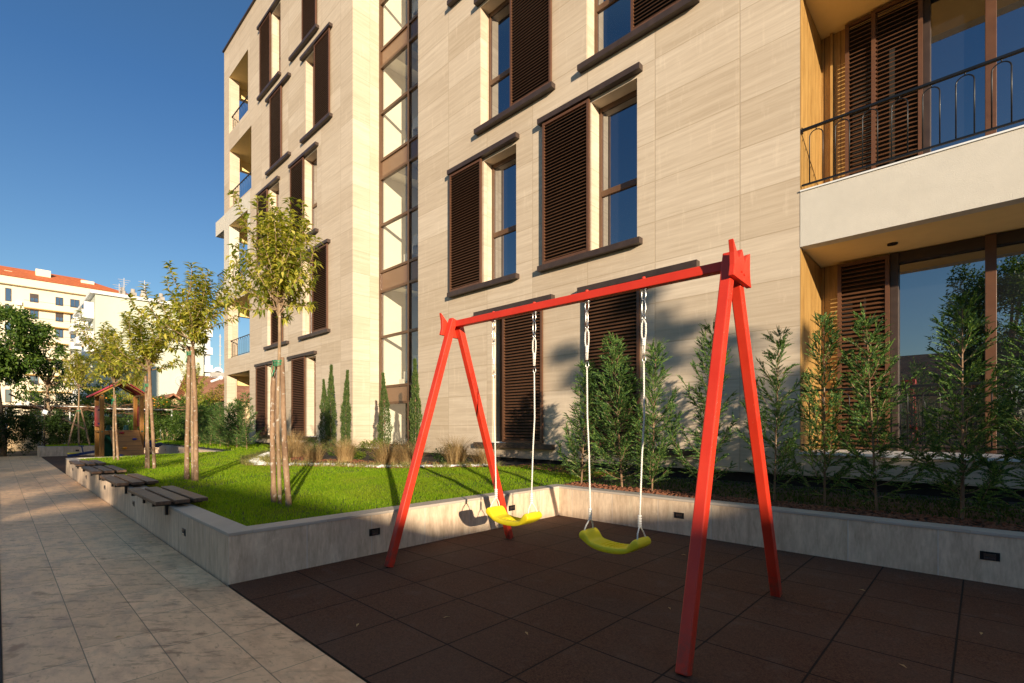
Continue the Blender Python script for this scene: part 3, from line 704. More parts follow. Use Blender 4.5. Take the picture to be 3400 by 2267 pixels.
def swing_seat(xa, xb, zs, label, yc=3.02, tilt=0.0):
    xm = (xa + xb) / 2
    t = thing('hanging_swing', label, 'swing', (xm, yc, zs), 'yellow hanging swings')
    # seat shell: profile along x extruded over depth with rounded rim
    hw = abs(xb - xa) * .5 + .012; prof = []
    N = 22
    def top(u):   # u in -1..1
        a = abs(u)
        if a < .62: return .016 * (a / .62) ** 2 + .004
        if a < .80: s = (a - .62) / .18; return .020 + .064 * (3 * s * s - 2 * s ** 3)
        return .084 + .006 * math.sin((a - .8) / .2 * math.pi) - .02 * max(0, a - .93) / .07
    def bot(u):
        a = abs(u); return -.040 + .074 * a ** 2.6
    rows = []
    ys = [-.092, -.086, -.06, 0, .06, .086, .092]; ins = [.35, .1, 0, -.06, 0, .1, .35]
    V = []; F = []
    for j, (yy, k) in enumerate(zip(ys, ins)):
        for i in range(N + 1):
            u = -1 + 2 * i / N; zt, zb = top(u), bot(u); mid = (zt + zb) / 2; 
            V.append((xm + u * hw, yc + yy + tilt * u, zs + zt + (mid - zt) * k * .5)); 
    nt = len(V)
    for j, (yy, k) in enumerate(zip(ys, ins)):
        for i in range(N + 1):
            u = -1 + 2 * i / N; zt, zb = top(u), bot(u); mid = (zt + zb) / 2
            V.append((xm + u * hw * .985, yc + yy + tilt * u, zs + zb + (mid - zb) * max(k, 0) * .5))
    for j in range(len(ys) - 1):
        for i in range(N):
            a = j * (N + 1) + i; F.append((a, a + 1, a + N + 2, a + N + 1)); b = a + nt; F.append((b, b + N + 1, b + N + 2, b + 1))
    for j in range(len(ys) - 1):
        for i in (0, N): a = j * (N + 1) + i; b = a + N + 1; F.append((a, b, b + nt, a + nt) if i == 0 else (a, a + nt, b + nt, b))
    for j in (0, len(ys) - 1):
        for i in range(N): a = j * (N + 1) + i; F.append((a, a + nt, a + nt + 1, a + 1) if j == 0 else (a, a + 1, a + nt + 1, a + nt))
    m = MB(); m.add(V, F); seat = obj('seat', m, 'yellow', t, smooth=True)
    sub = seat.modifiers.new('smooth', 'SUBSURF'); sub.levels = 1; sub.render_levels = 1
    m = MB()
    for i in range(9): u = -.14 + i * .035; m.box(xm + u, xm + u + .006, yc - .06, yc + .06, zs + .004, zs + .0105)
    obj('grip_ribs', m, 'yellow', t)
    for s, x in ((-1, xa), (1, xb)):
        xs = xm + s * (hw - .035); zk = zs + .20
        met = MB(); ring(met, (x, yc, 2.08), .016, .042, .0045, 'X'); ring(met, (x, yc, 1.99), .015, .058, .0042, 'Y' if s < 0 else 'X'); ring(met, (x, yc, 1.92), .012, .022, .0035, 'X')
        met.box(x - .024, x + .024, yc - .01, yc + .01, 2.108, 2.118)
        zl = 1.66; ring(met, (x + .003, yc, zl - .02), .013, .03, .003, 'X')
        rp = MB()
        loop = [(x, yc, 1.915), (x + .015, yc, 1.88), (x + .016, yc, 1.82), (x + .008, yc, 1.75), (x + .004, yc, 1.68)]
        twist(rp, loop); twist(rp, [(2 * x - q[0], q[1], q[2]) for q in loop])
        xk = xm + s * (hw - .042)
        pts = [(x, yc, zl - .03), (x + .004, yc, zl - .4), (x + (xk - x) * .5 + .003, yc, (zl + zk) / 2 - .1), (xk, yc, zk + .02)]
        twist(rp, pts)
        for dy in (-.062, .062): twist(rp, [(xk, yc, zk - .03), (xs, yc + dy * .65, zs + .12), (xs + s * .01, yc + dy, zs + .068)], .0052)
        ro = obj('rope', rp, 'rope', t, smooth=True)
        obj('shackle', met, 'steel', t, smooth=True)
        kn = MB()
        for q in range(5): kn.tube([(xk, yc, zk - .04 + q * .017), (xk, yc, zk - .028 + q * .017)], .0135, 10)
        for q in range(4): kn.tube([(x, yc, 1.735 + q * .013), (x, yc, 1.745 + q * .013)], .0125, 10)
        obj('clamp', kn, 'whiteplastic', ro)
    return t
swing_seat(XA[0], XA[1], .400, 'yellow plastic swing seat on white ropes, the one hanging nearer the lawn', 3.02)
swing_seat(XA[2], XA[3], .345, 'yellow plastic swing seat on white ropes, the lower one hanging nearer the tall near legs', 3.02)
# ================================================================== PLANTING
def gnoise(x, y): return (math.sin(x * 2.1 + y * 1.3) + math.sin(x * .7 - y * 2.9 + 1) + math.sin(x * 4.3 + y * 3.1 + 2) * .5) / 2.5
BED = [(-5.9, 6.7), (-6.3, 6.1), (-6.85, 5.6), (-7.9, 4.68), (-8.8, 4.45), (-9.7, 3.85), (-10.5, 3.42), (-11.2, 3.55), (-12.5, 4.1), (-14.5, 5.2), (-15.6, 6.2), (-15.8, 7.1)]
POLY = np.array(BED + [(-5.9, 7.1)])
def inpoly(x, y, P=POLY):
    r = np.zeros(len(x), bool); n = len(P)
    for i in range(n):
        a, b = P[i], P[(i + 1) % n]
        c = ((a[1] > y) != (b[1] > y)); 
        with np.errstate(divide='ignore', invalid='ignore'): xi = (b[0] - a[0]) * (y - a[1]) / (b[1] - a[1]) + a[0]
        r ^= c & (x < xi)
    return r
def blades(name, regs, label, hmin=.018, hmax=.038, excl=True, mat='grass'):
    Xs, Ys, Ss = [], [], []
    for (x0, x1, y0, y1, dens) in regs:
        n = int((x1 - x0) * (y1 - y0) * dens); x = rng.uniform(x0, x1, n); y = rng.uniform(y0, y1, n)
        if excl: k = ~inpoly(x, y); x, y = x[k], y[k]
        Xs.append(x); Ys.append(y); Ss.append(np.full(len(x), (2600 / dens) ** .5))
    x = np.concatenate(Xs); y = np.concatenate(Ys); s = np.concatenate(Ss); n = len(x)
    ka = np.clip((x + 5.2) / 1.0, 0, 1); z = (.365 + .020 * np.maximum(0, y - 1.4)) * (1 - ka) + (.368 + .03 * np.maximum(0, y - 5.4)) * ka - .008
    h = rng.uniform(hmin, hmax, n) * (1 + .25 * np.sin(x * 3.1 + y * 1.7) * np.sin(x * 1.3 - y * 4.1)); a = rng.uniform(0, 6.283, n); w = .0035 * s * rng.uniform(.7, 1.3, n)
    lean = rng.uniform(.1, .75, n) * h; la = rng.uniform(0, 6.283, n)
    dx, dy = np.cos(a) * w, np.sin(a) * w; lx, ly = np.cos(la) * lean, np.sin(la) * lean
    V = np.stack([np.stack([x - dx, y - dy, z], 1), np.stack([x + dx, y + dy, z], 1),
                  np.stack([x + dx * .8 + lx * .35, y + dy * .8 + ly * .35, z + h * .6], 1), np.stack([x - dx * .8 + lx * .35, y - dy * .8 + ly * .35, z + h * .6], 1),
                  np.stack([x + lx, y + ly, z + h], 1)], 1).reshape(-1, 3)
    b = (np.arange(n) * 5)[:, None, None]; Tt = (np.array([[0, 1, 2], [0, 2, 3], [3, 2, 4]])[None] + b).reshape(-1, 3)
    o = obj(name, npmesh(name, V, Tt), mat); return tag(o, label, 'grass', kind='stuff')
blades('lawn_grass', [(-7.5, -4.25, 1.385, 4.5, 6500), (-7.5, -4.25, 4.5, 7.0, 3500), (-11.5, -7.5, 1.385, 7.05, 2600), (-16.52, -11.5, 1.385, 7.05, 1300)], 'short bright green lawn grass inside the near planter')
blades('strip_grass', [(-4.2, 3.0, 5.75, 7.05, 900)], 'grass strip between the conifers and the block, shade put into its dark green', mat='grassshade')
blades('far_grass', [(-29, -26.5, 1.4, 7.0, 300), (-26.4, -16.6, 5.05, 7.0, 250)], 'grass on top of the far planter', .03, .08)
# mulch, pebbles
def chips(name, pts, r0, r1, mat, label, cat, flat=.5):
    base = MB(); base.ico((0, 0, 0), 1, sub=0); bv = np.array([list(v) for v in base.v]); bf = np.array(base.f)
    parts = []
    for (x, y) in pts:
        r = rng.uniform(r0, r1, 3) * np.array([1, 1, flat]); a = rng.uniform(0, 6.28)
        v = bv * r * rng.uniform(.8, 1.2, bv.shape); c, s = math.cos(a), math.sin(a)
        v = np.stack([v[:, 0] * c - v[:, 1] * s + x, v[:, 0] * s + v[:, 1] * c + y, v[:, 2] + lz(y, x) + r[2] * .3 + rng.uniform(0, .012)], 1); parts.append((v, bf))
    V, Tt = join_np(parts); return tag(obj(name, npmesh(name, V, Tt), mat), label, cat, kind='stuff')
def along(path, n, w0, w1):
    P = [Vector(p) for p in path]; L = [(b - a).length for a, b in zip(P, P[1:])]; tot = sum(L); out = []
    for _ in range(n):
        d = random.uniform(0, tot); i = 0
        while d > L[i] and i < len(L) - 1: d -= L[i]; i += 1
        t = (P[i + 1] - P[i]).normalized(); nn = Vector((t.y, -t.x)) * -1
        q = P[i] + t * d; e = random.uniform(w0, w1); out.append((q.x - nn.x * e, q.y + abs(nn.y) * e if False else q.y - nn.y * e))
    return out
edge = [(-6.2, 6.25)] + BED[2:10]
def inward(n, a, b):
    out = []
    c = Vector((-10.8, 6.2))
    for (x, y) in along(edge, n, 0, 0):
        v = (c - Vector((x, y))).normalized() * random.uniform(a, b); out.append((x + v.x, y + v.y))
    return out
chips('pebbles', inward(3000, .06, .40), .016, .034, 'pebble', 'band of white pebbles edging the planting bed', 'pebbles', .7)
mp = inward(1500, -.03, .12) + inward(1500, .3, 1.6) + [(random.uniform(-4.2, 2.5), random.uniform(5.36, 5.75)) for _ in range(2600)] + [(random.uniform(-6.2, -4.2), random.uniform(6.2, 7.0)) for _ in range(700)]
chips('bark_mulch', mp, .008, .028, 'mulch', 'reddish bark mulch in the planting bed and under the conifers', 'mulch', .45)
# dry debris on the court and path
dl = [(-2.0, 4.35), (-1.45, 3.0), (-1.9, 2.1), (-2.4, 1.9), (-.3, 3.1), (-.1, 2.6), (.0, 3.9), (-3.2, 4.5), (-2.7, 1.5), (-.6, 4.3), (-5.2, .95), (-6.1, 1.1), (-7.9, 1.08), (-4.5, .6), (-3.5, .45)]
for i, (x, y) in enumerate(dl):
    a = random.uniform(0, 6.28); n_ = 'leaf_litter'
    me = leaves_mesh(n_, np.array([[x, y, .008]]), np.array([[math.cos(a), math.sin(a), .06]]), np.array([[0., 0, 1]]), np.array([.05]), np.array([.016]), .08)
    o = obj(n_, me, 'straw'); tag(o, 'small dry fallen leaf on the rubber court' if y > 1.2 else 'small dry fallen leaf on the stone path', 'leaf', 'fallen leaves on the court' if y > 1.2 else 'fallen leaves on the path')

# ---- conifers
def conifer_mesh(H, Wd, seed, dens=1.0, up=.75, leaf=.045, droop=.25):
    r = np.random.default_rng(seed); P = []; D = []; Ls = []; Ws = []
    nb = int(72 * dens * H / 1.9); brs = MB(); ga = 2.399
    lean = r.uniform(-.06, .06, 2)
    for i in range(nb):
        t = (i + .5) / nb; z0 = H * (.04 + .94 * t); a = i * ga + r.uniform(-.5, .5)
        Lb = Wd * (1 - t) ** .80 * r.choice([.45, .7, 1.0, 1.3]) * r.uniform(.85, 1.1) + .07; upa = .18 + up * (.25 + .8 * t) + r.uniform(-.25, .2)
        d = np.array([math.cos(a) * math.cos(upa), math.sin(a) * math.cos(upa), math.sin(upa)])
        p0 = np.array([lean[0] * z0, lean[1] * z0, z0]); ns = max(4, int(Lb / .040)); pts = [p0]; dd = d.copy()
        for s in range(ns):
            dd = norm(dd + np.array([0, 0, .075]) + r.uniform(-.09, .09, 3)); pts.append(pts[-1] + dd * Lb / ns)
        if Lb > .12: brs.tube([tuple(q) for q in pts[:-1:2]], .0035, 3, cap=False)
        for s in range(1, ns + 1):
            for sgn in (-1, 1):
                if r.random() < .12: continue
                f = s / ns; base = pts[s]; ax = norm(pts[s] - pts[s - 1])
                side = norm(np.cross(ax, [0, 0, 1]) * sgn + r.uniform(-.6, .6, 3))
                sd = norm(ax * 1.0 + side * .58 + np.array([0, 0, r.uniform(-.15, .15)])); sl_ = (.12 + .08 * r.random()) * (1.05 - .6 * f)
                sn = norm(np.cross(ax, side)); k = 14; q = base.copy()
                for u in range(k):
                    sd = norm(sd + np.array([0, 0, -droop * .08])); q = q + sd * sl_ / k; lat = np.cross(sd, sn)
                    for g in (-1, 1):
                        P.append(q); D.append(norm(sd * 1.0 + lat * g * .62 + r.uniform(-.12, .12, 3))); Ls.append(leaf * .66 * r.uniform(.7, 1.2) * (1 - .45 * u / k)); Ws.append(.0056 * r.uniform(.8, 1.3))
                P.append(q); D.append(sd); Ls.append(leaf); Ws.append(.005)
                for fr_, wk in ((0., .007),): P.append(base + (q - base) * fr_); D.append(norm(q - base + np.array([0, 0, 1e-4]))); Ls.append(sl_ * .66); Ws.append(wk)
    P = np.array(P); D = norm(np.array(D)); n = len(P); Ls = np.array(Ls); Ws = np.array(Ws)
    U = norm(rng.normal(size=(n, 3))); Sd = norm(np.cross(D, U)); 
    V = np.stack([P - Sd * Ws[:, None] * .5, P + D * Ls[:, None] * .55 - Sd * Ws[:, None] * .75, P + D * Ls[:, None], P + D * Ls[:, None] * .55 + Sd * Ws[:, None] * .75, ], 1).reshape(-1, 3)
    b = (np.arange(n) * 4)[:, None, None]; Tt = (np.array([[0, 1, 3], [1, 2, 3]])[None] + b).reshape(-1, 3)
    tr = MB(); tr.tube([(lean[0] * z, lean[1] * z, z) for z in np.linspace(-.05, H * .97, 8)], [.014 * (1 - .8 * q) for q in np.linspace(0, 1, 8)], 6)
    o = len(tr.v); tr.v += brs.v; tr.f += [tuple(i + o for i in f) for f in brs.f]
    return npmesh('foliage', V, Tt), tr.mesh('trunk')
CV = [conifer_mesh(1.95, .52, 11, .95, .75), conifer_mesh(1.95, .54, 12, 1.0, .8), conifer_mesh(1.95, .48, 13, .85, .8), conifer_mesh(1.95, .56, 14, .66, .70), conifer_mesh(1.95, .56, 15, .64, .66), conifer_mesh(1.95, .54, 16, .62, .8)]
for f, t in CV: f.materials.append(M['conifer']); t.materials.append(M['stake'])
def plant(kind, var, x, y, z, s, rz, label, cat, group, parts=('foliage', 'trunk'), sx=None):
    t = thing(kind, label, cat, (x, y, z), group, rz)
    for nm, me in zip(parts, var):
        o = bpy.data.objects.new(nm, me); COL.objects.link(o); o.parent = t; o.scale = (sx or s, sx or s, s)
    return t
G1 = 'young conifers planted along the swing court'
for x, y, h, v, sx, l in [(-4.05, 5.65, 1.72, 0, 1.0, 'young bushy green conifer at the planter corner beside the lawn'),
        (-3.42, 5.68, 2.02, 1, 1.0, 'tall pointed sunlit conifer in front of the left dark shutter'),
        (-2.95, 5.60, 1.85, 2, .95, 'slim sunlit conifer seen just left of the right swing rope'),
        (-2.35, 5.75, 2.02, 3, .9, 'sparse upright conifer just left of the near swing leg'),
        (-1.62, 5.80, 1.86, 4, .85, 'thin conifer against bare stone, between the two right swing legs and the terrace'),
        (-1.16, 5.85, 1.98, 5, .85, 'sparse wispy conifer in front of the oak clad terrace corner'),
        (-.72, 5.78, 1.90, 3, 1.05, 'shaded conifer in front of the ground floor terrace shutter'),
        (-.12, 5.80, 1.95, 5, 1.15, 'tall feathery conifer in front of the ground floor terrace glass'),
        (.34, 5.72, 1.78, 4, 1.0, 'conifer cut by the right edge of the photo'),
        (1.0, 5.75, 1.9, 2, 1.0, 'conifer next in the row beyond the right edge')]:
    plant('conifer', CV[v], x, y, lz(y, x), h * .965 / 1.95, random.uniform(0, 6.28), l, 'conifer', G1, sx=sx * h / 1.95)
G2 = 'young conifers beyond the lawn'
for x, y, h, v, sx, l in [(-16.9, 5.5, 1.75, 3, 1.1, 'sunlit conifer nearest the ground floor shutters at the far end of the lawn'),
        (-17.7, 5.45, 1.6, 0, 1.5, 'dark dense conifer second from the block in the far cluster'),
        (-18.6, 5.45, 1.5, 1, 1.5, 'pale green bushy conifer in the middle of the far cluster'),
        (-19.6, 5.5, 1.55, 0, 1.5, 'conifer fourth from the block in the far cluster'),
        (-20.8, 5.5, 1.5, 1, 1.6, 'dark conifer behind the stakes of the second young tree'),
        (-22.2, 5.5, 1.45, 0, 1.6, 'low dark conifer second from the far end of the cluster'),
        (-23.7, 5.55, 1.4, 1, 1.6, 'low conifer at the far end of the cluster')]:
    plant('conifer', CV[v], x, y, lz(y), h / 1.95, random.uniform(0, 6.28), l, 'conifer', G2, sx=sx * h / 1.95)
# ---- slim italian cypresses in the bed
def slim_mesh(H, Wd, seed):
    r = np.random.default_rng(seed); n = 5200
    t = r.random(n) ** .9; z = H * t; rad = Wd * (np.sin(np.clip(t * 1.02, 0, 1) * math.pi * .86 + .42)) * (1 - .55 * t) * (1 + .25 * np.sin(t * 31 + seed) * np.sin(t * 13)); rad = np.maximum(rad, .012) * np.sqrt(r.uniform(.25, 1, n)); a = r.uniform(0, 6.283, n)
    bx = .05 * np.sin(t * 2.2 + seed); P = np.stack([rad * np.cos(a) + bx, rad * np.sin(a), z], 1)
    D = norm(np.stack([np.cos(a) * .45, np.sin(a) * .45, np.full(n, 1.)], 1) + r.normal(size=(n, 3)) * .28); L = r.uniform(.03, .065, n)[:, None]; w = r.uniform(.006, .011, n)[:, None]
    Sd = norm(np.cross(D, r.normal(size=(n, 3))))
    V = np.stack([P, P + D * L * .5 - Sd * w, P + D * L, P + D * L * .5 + Sd * w], 1).reshape(-1, 3); b = (np.arange(n) * 4)[:, None, None]
    Tt = (np.array([[0, 1, 3], [1, 2, 3]])[None] + b).reshape(-1, 3)
    tr = MB(); tr.tube([(.05 * math.sin(q * 2.2 + seed), 0, H * q) for q in np.linspace(-.02, .92, 7)], .012, 5)
    f, tt = npmesh('foliage', V, Tt), tr.mesh('trunk'); f.materials.append(M['cypress']); tt.materials.append(M['stake']); return f, tt
SV = [slim_mesh(2.1, .20, 1), slim_mesh(2.1, .155, 4)]
G3 = 'slim cypresses in the planting bed'
for x, h, v, l in [(-13.80, 2.05, 0, 'slim dark cypress leftmost in the bed, half hidden behind its neighbour'), (-13.32, 2.42, 1, 'tall slim cypress second from the left in the bed'),
        (-12.38, 2.2, 1, 'slim cypress in front of the corner of the bright stair recess'), (-10.62, 2.0, 0, 'slim cypress with a bent tip in front of the stair glass'), (-9.30, 2.22, 1, 'slim cypress at the right edge of the stair glass')]:
    plant('slim_cypress', SV[v], x, 6.55, lz(6.55), h / 2.1, random.uniform(0, 6.28), l, 'cypress', G3)
# ---- dry grass clumps, low shrubs, sedge tufts
def tuft_mesh(n, h, spread, wd, seed, arch=.6):
    r = np.random.default_rng(seed); a = r.uniform(0, 6.283, n); rr = spread * .25 * r.random(n); P0 = np.stack([rr * np.cos(a), rr * np.sin(a), np.zeros(n)], 1)
    hh = h * r.uniform(.5, 1.1, n); out = spread * r.uniform(.15, 1.0, n) * arch; az = a + r.normal(size=n) * .6
    S_ = np.stack([-np.sin(az), np.cos(az), np.zeros(n)], 1) * (wd * .5)
    seg = 5; rows = []
    for s in range(seg):
        f = s / (seg - 1); c = P0 + np.stack([np.cos(az) * out * f ** 1.6, np.sin(az) * out * f ** 1.6, hh * (f - .28 * arch * f ** 3)], 1); k = 1 - f * .85
        rows += [c - S_ * k, c + S_ * k]
    V = np.stack(rows, 1).reshape(-1, 3); b = (np.arange(n) * seg * 2)[:, None, None]
    q = []
    for s in range(seg - 1): o = s * 2; q += [[o, o + 1, o + 3], [o, o + 3, o + 2]]
    return npmesh('blades', V, (np.array(q)[None] + b).reshape(-1, 3))
TG = [tuft_mesh(620, .66, .55, .0045, 1, .9), tuft_mesh(560, .58, .66, .0045, 2, 1.1)]
for t in TG: t.materials.append(M['straw'])
for x, y, s, l in [(-12.1, 5.0, 1.15, 'big clump of dry straw coloured grass right of the leftmost stakes'), (-10.5, 4.75, .85, 'low dry grass clump below the second slim cypress'),
        (-9.75, 5.1, .9, 'dry grass clump between the slim cypresses'), (-8.45, 5.3, 1.0, 'dry grass clump left of the far swing leg, half shaded'), (-8.1, 5.6, .95, 'dry grass clump directly behind the far left swing leg'),
        (-7.2, 6.0, .95, 'dry feathery grass clump right of the dark low shrub'), (-6.75, 6.3, .85, 'windblown dry grass clump at the right end of the bed'), (-11.5, 4.5, .7, 'dry grass clump at the left front of the bed')]:
    t = thing('ornamental_grass', l, 'grass clump', (x, y, lz(y)), 'dry grass clumps in the bed', random.uniform(0, 6.28))
    o = bpy.data.objects.new('blades', random.choice(TG)); COL.objects.link(o); o.parent = t; o.scale = (s * 1.25, s * 1.25, s * 1.15)
n = 190; parts = []
for k_, (x, y) in enumerate(inward(n, -.02, .06) + inward(60, .3, .5) + [(random.uniform(-12.6, -10.6), random.uniform(3.9, 4.6)) for _ in range(60)]):
    me = tuft_mesh(16, .16, .19, .007, k_, 1.3); v = np.zeros(len(me.vertices) * 3, np.float32); me.vertices.foreach_get('co', v); v = v.reshape(-1, 3); tv = np.zeros(len(me.polygons) * 3, np.int32); me.loops.foreach_get('vertex_index', tv)
    parts.append((v + np.array([x, y, lz(y)]), tv.reshape(-1, 3))); bpy.data.meshes.remove(me)
V_, T_ = join_np(parts); tag(obj('sedge_border', npmesh('sedge_border', V_, T_), 'sedge'), 'yellow striped sedge tufts edging the planting bed', 'sedge', kind='stuff')
def cloud_mesh(name, n, rad, leaf, clumps, seed, shell=.5, wr=.42, curve=.25, cr=.34, up=.3, gaps=0.0):
    """leaf cloud: leaves gathered round clump centres inside an ellipsoid"""
    r = np.random.default_rng(seed); C = norm(r.normal(size=(clumps, 3))) * (r.uniform(shell, 1, clumps) ** .6)[:, None]
    C *= (1 + r.normal(size=(clumps, 1)) * .13)
    idx = r.integers(0, clumps, n); q = norm(r.normal(size=(n, 3))) * (r.random(n) ** .45)[:, None] * cr * (r.uniform(.55, 1.25, clumps)[idx])[:, None]
    P = (C[idx] + q) * np.array(rad); D = norm(q + C[idx] * .3 + r.normal(size=(n, 3)) * .45 + np.array([0, 0, -.15])); U = norm(r.normal(size=(n, 3)) + np.array([0, 0, up * 3]))
    return leaves_mesh(name, P, D, U, leaf * r.uniform(.7, 1.3, n), leaf * wr * r.uniform(.8, 1.2, n), curve), C * np.array(rad)
for x, y, rx, rz_, mat, l in [(-13.5, 6.0, .42, .20, 'leafdark', 'dark low shrub at the foot of the left slim cypresses'), (-11.6, 6.0, .30, .22, 'leafmid', 'rounded green shrub below the middle slim cypress'),
        (-10.0, 5.75, .34, .26, 'leafcitrus', 'bright green rounded shrub below the bent slim cypress'), (-9.2, 6.2, .32, .24, 'leafdark', 'dark shrub right of the bright rounded shrub'), (-7.6, 6.2, .38, .24, 'leafdark', 'low dark shrub between two dry grass clumps'), (-12.6, 5.7, .35, .26, 'leafmid', 'green shrub behind the biggest dry grass clump')]:
    me, _ = cloud_mesh('shrub', 1300, (rx, rx, rz_), .045, 22, int(-x * 10), .4)
    o = obj('shrub', me, mat); o.location = (x, y, lz(y) + rz_ * .7); tag(o, l, 'shrub', 'low shrubs in the bed')

# ---- young staked trees
def crown_mesh(H, Rr, seed, leaf=.096, nb=34, bottom=.0):
    """upright branches from the trunk head, drooping leaves spaced along them"""
    r = np.random.default_rng(seed); P, D, U = [], [], []; br = MB(); Ls = []
    for i in range(nb):
        t = r.random(); a = i * 2.399 + r.uniform(-.4, .4); el = r.uniform(-.25, 1.35) if i > nb * .15 else r.uniform(1.0, 1.5)
        d = np.array([math.cos(a) * math.cos(el), math.sin(a) * math.cos(el), math.sin(el)]); ln = (Rr * abs(math.cos(el)) + (H * .62) * max(0, math.sin(el)) + .12) * r.uniform(.62, 1.08)
        p = np.array([0, 0, .02 + r.uniform(0, .5) ** 1.3 * H * .8]); k = max(5, int(ln / .036)); pts = [p]
        for s in range(k):
            d = norm(d + np.array([0, 0, .05]) + r.normal(size=3) * .09); p = p + d * ln / k; pts.append(p)
        br.tube([tuple(q) for q in pts], [.007 * (1 - .8 * s / k) + .0012 for s in range(k + 1)], 4, cap=False)
        for s in range(1, k + 1):
            if s < k * .22: continue
            for g in range(4 if s < k else 6):
                b = r.uniform(0, 6.283); ax = norm(pts[s] - pts[s - 1]); o1 = norm(np.cross(ax, [.3, .2, 1])); o2 = np.cross(ax, o1)
                dd = norm(ax * r.uniform(.1, .7) + (o1 * math.cos(b) + o2 * math.sin(b)) + np.array([0, 0, .15])); P.append(pts[s] + r.normal(size=3) * .006); D.append(dd); U.append(norm(np.array([0, 0, 1.]) + r.normal(size=3) * .35)); Ls.append(leaf * r.uniform(.6, 1.2))
    Ls = np.array(Ls)
    f = leaves_mesh('crown', np.array(P), np.array(D), np.array(U), Ls, Ls * .36, .42); f.materials.append(M['leaf']); b = br.mesh('branches'); b.materials.append(M['bark']); return f, b
CR = [crown_mesh(1.35, .50, 21, nb=56), crown_mesh(1.35, .50, 22, nb=42), crown_mesh(1.3, .52, 23, nb=38)]
def young_tree(x, y, zh, ztop, cv, sx, label, zb=None, r=.022, rz=0, mat=None):
    zb = zb if zb is not None else lz(y); t = thing('young_tree', label, 'tree', (x, y, zb), 'young staked trees')
    m = MB(); pts = [(x + .008 * math.sin(q * 9 + x), y + .008 * math.cos(q * 7), zb - .03 + (zh - zb + .25) * q) for q in np.linspace(0, 1, 12)]; m.tube(pts, [r * (1 - .35 * q) for q in np.linspace(0, 1, 12)], 8); obj('trunk', m, 'bark', t, smooth=True)
    f, b = CR[cv]; s = (ztop - zh) / 1.3
    for nm, me in (('crown', f), ('branches', b)):
        o = bpy.data.objects.new(nm, me); COL.objects.link(o); o.parent = t; o.location = (0, 0, zh - zb); o.scale = (sx, sx, s); o.rotation_euler = (0, 0, rz)
    return t
def stake(p, q, label, r=.026, seed=0, tie=None):
    rr = random.Random(seed); p, q = Vector(p), Vector(q); m = MB(); n = 22; pts = []; rad = []
    for i in range(n + 1):
        f = i / n; c = p + (q - p) * f + Vector((math.sin(f * 5 + seed) * .010 + rr.uniform(-.003, .003), math.cos(f * 4 + seed) * .010, 0)); pts.append(c); rad.append(r * (1.12 - .25 * f) * (1 + rr.uniform(-.06, .06) + (.16 if rr.random() < .1 else 0)))
    m.tube(pts, rad, 9); o = obj('tree_stake', m, 'stake', smooth=True)
    tag(o, label, 'stake', 'rough timber stakes propping the young trees')
    if tie:
        tm = MB(); c, rx, ry = tie
        for k_, dz in enumerate((0, .014, .03, .044)):
            tm.tube([(c[0] + (rx + .002 * k_) * math.cos(a), c[1] + (ry + .002 * k_) * math.sin(a), c[2] + dz + .006 * math.sin(2 * a)) for a in np.linspace(0, 6.283, 17)[:-1]], .0042, 5, closed=True)
        for s_ in (-1, 1): tm.tube([(c[0] + s_ * .03, c[1] - ry, c[2]), (c[0] + s_ * .055, c[1] - ry - .012, c[2] - .06), (c[0] + s_ * .02, c[1] - ry - .01, c[2] - .12), (c[0] - s_ * .015, c[1] - ry, c[2] - .05)], .003, 5)
        obj('tie', tm, 'green_tie', o, smooth=True)
    return o
young_tree(-5.27, 2.02, 2.30, 3.48, 0, .80, 'nearest young tree with a full yellow green crown, leftmost stake beside its trunk')
stake((-5.42, 2.02, .34), (-5.31, 1.99, 1.87), 'left crooked stake of the nearest young tree', .025, 1)
stake((-5.10, 2.06, .34), (-5.24, 2.03, 1.90), 'right crooked stake of the nearest young tree', .026, 2, ((-5.27, 2.01, 1.82), .058, .04))
young_tree(-8.52, 2.02, 2.28, 3.60, 1, 1.10, 'second young tree from the camera with a tall leafy crown', rz=1)
stake((-8.70, 2.00, .34), (-8.56, 1.97, 2.38), 'left stake of the second young tree', .03, 3)
stake((-8.36, 2.04, .34), (-8.48, 2.01, 2.36), 'right knotty stake of the second young tree', .03, 4, ((-8.53, 2.0, 2.25), .07, .05))
young_tree(-11.5, 2.0, 2.2, 3.46, 2, 1.22, 'third young tree with a wide loose crown, behind the second', rz=2)
stake((-11.68, 2.0, .34), (-11.55, 1.98, 2.15), 'left stake of the third young tree', .026, 5)
stake((-11.30, 2.05, .34), (-11.44, 2.02, 2.30), 'right stake of the third young tree', .028, 6, ((-11.5, 2.0, 1.95), .065, .05))
young_tree(-15.1, 1.95, 2.15, 3.72, 1, 1.22, 'fourth young tree, in front of the climbing playhouse', rz=4)
stake((-14.92, 2.0, .34), (-15.03, 1.97, 1.95), 'thin stake of the fourth young tree, in front of the playhouse', .022, 7, ((-15.07, 1.96, 1.80), .05, .04))
young_tree(-27.0, 2.35, 2.70, 4.30, 0, 1.15, 'young tree with a rounded crown on the far planter, left of the playhouse', zb=.38, rz=3, r=.035)
stake((-27.0, 2.02, .34), (-27.0, 2.32, 1.95), 'left splayed stake of the tree on the far planter', .03, 8)
stake((-27.0, 2.72, .34), (-27.0, 2.40, 1.95), 'right splayed stake of the tree on the far planter', .03, 9, ((-27.0, 2.35, 1.80), .07, .07))
young_tree(-27.5, 6.55, 2.3, 4.2, 0, .95, 'young tree with a broad conical crown beside the left corner of the block', zb=.38, rz=5, r=.04)
young_tree(-27.5, 4.3, 2.2, 4.1, 1, .9, 'young yellowish tree behind the playhouse roof', zb=.38, rz=.5, r=.03)
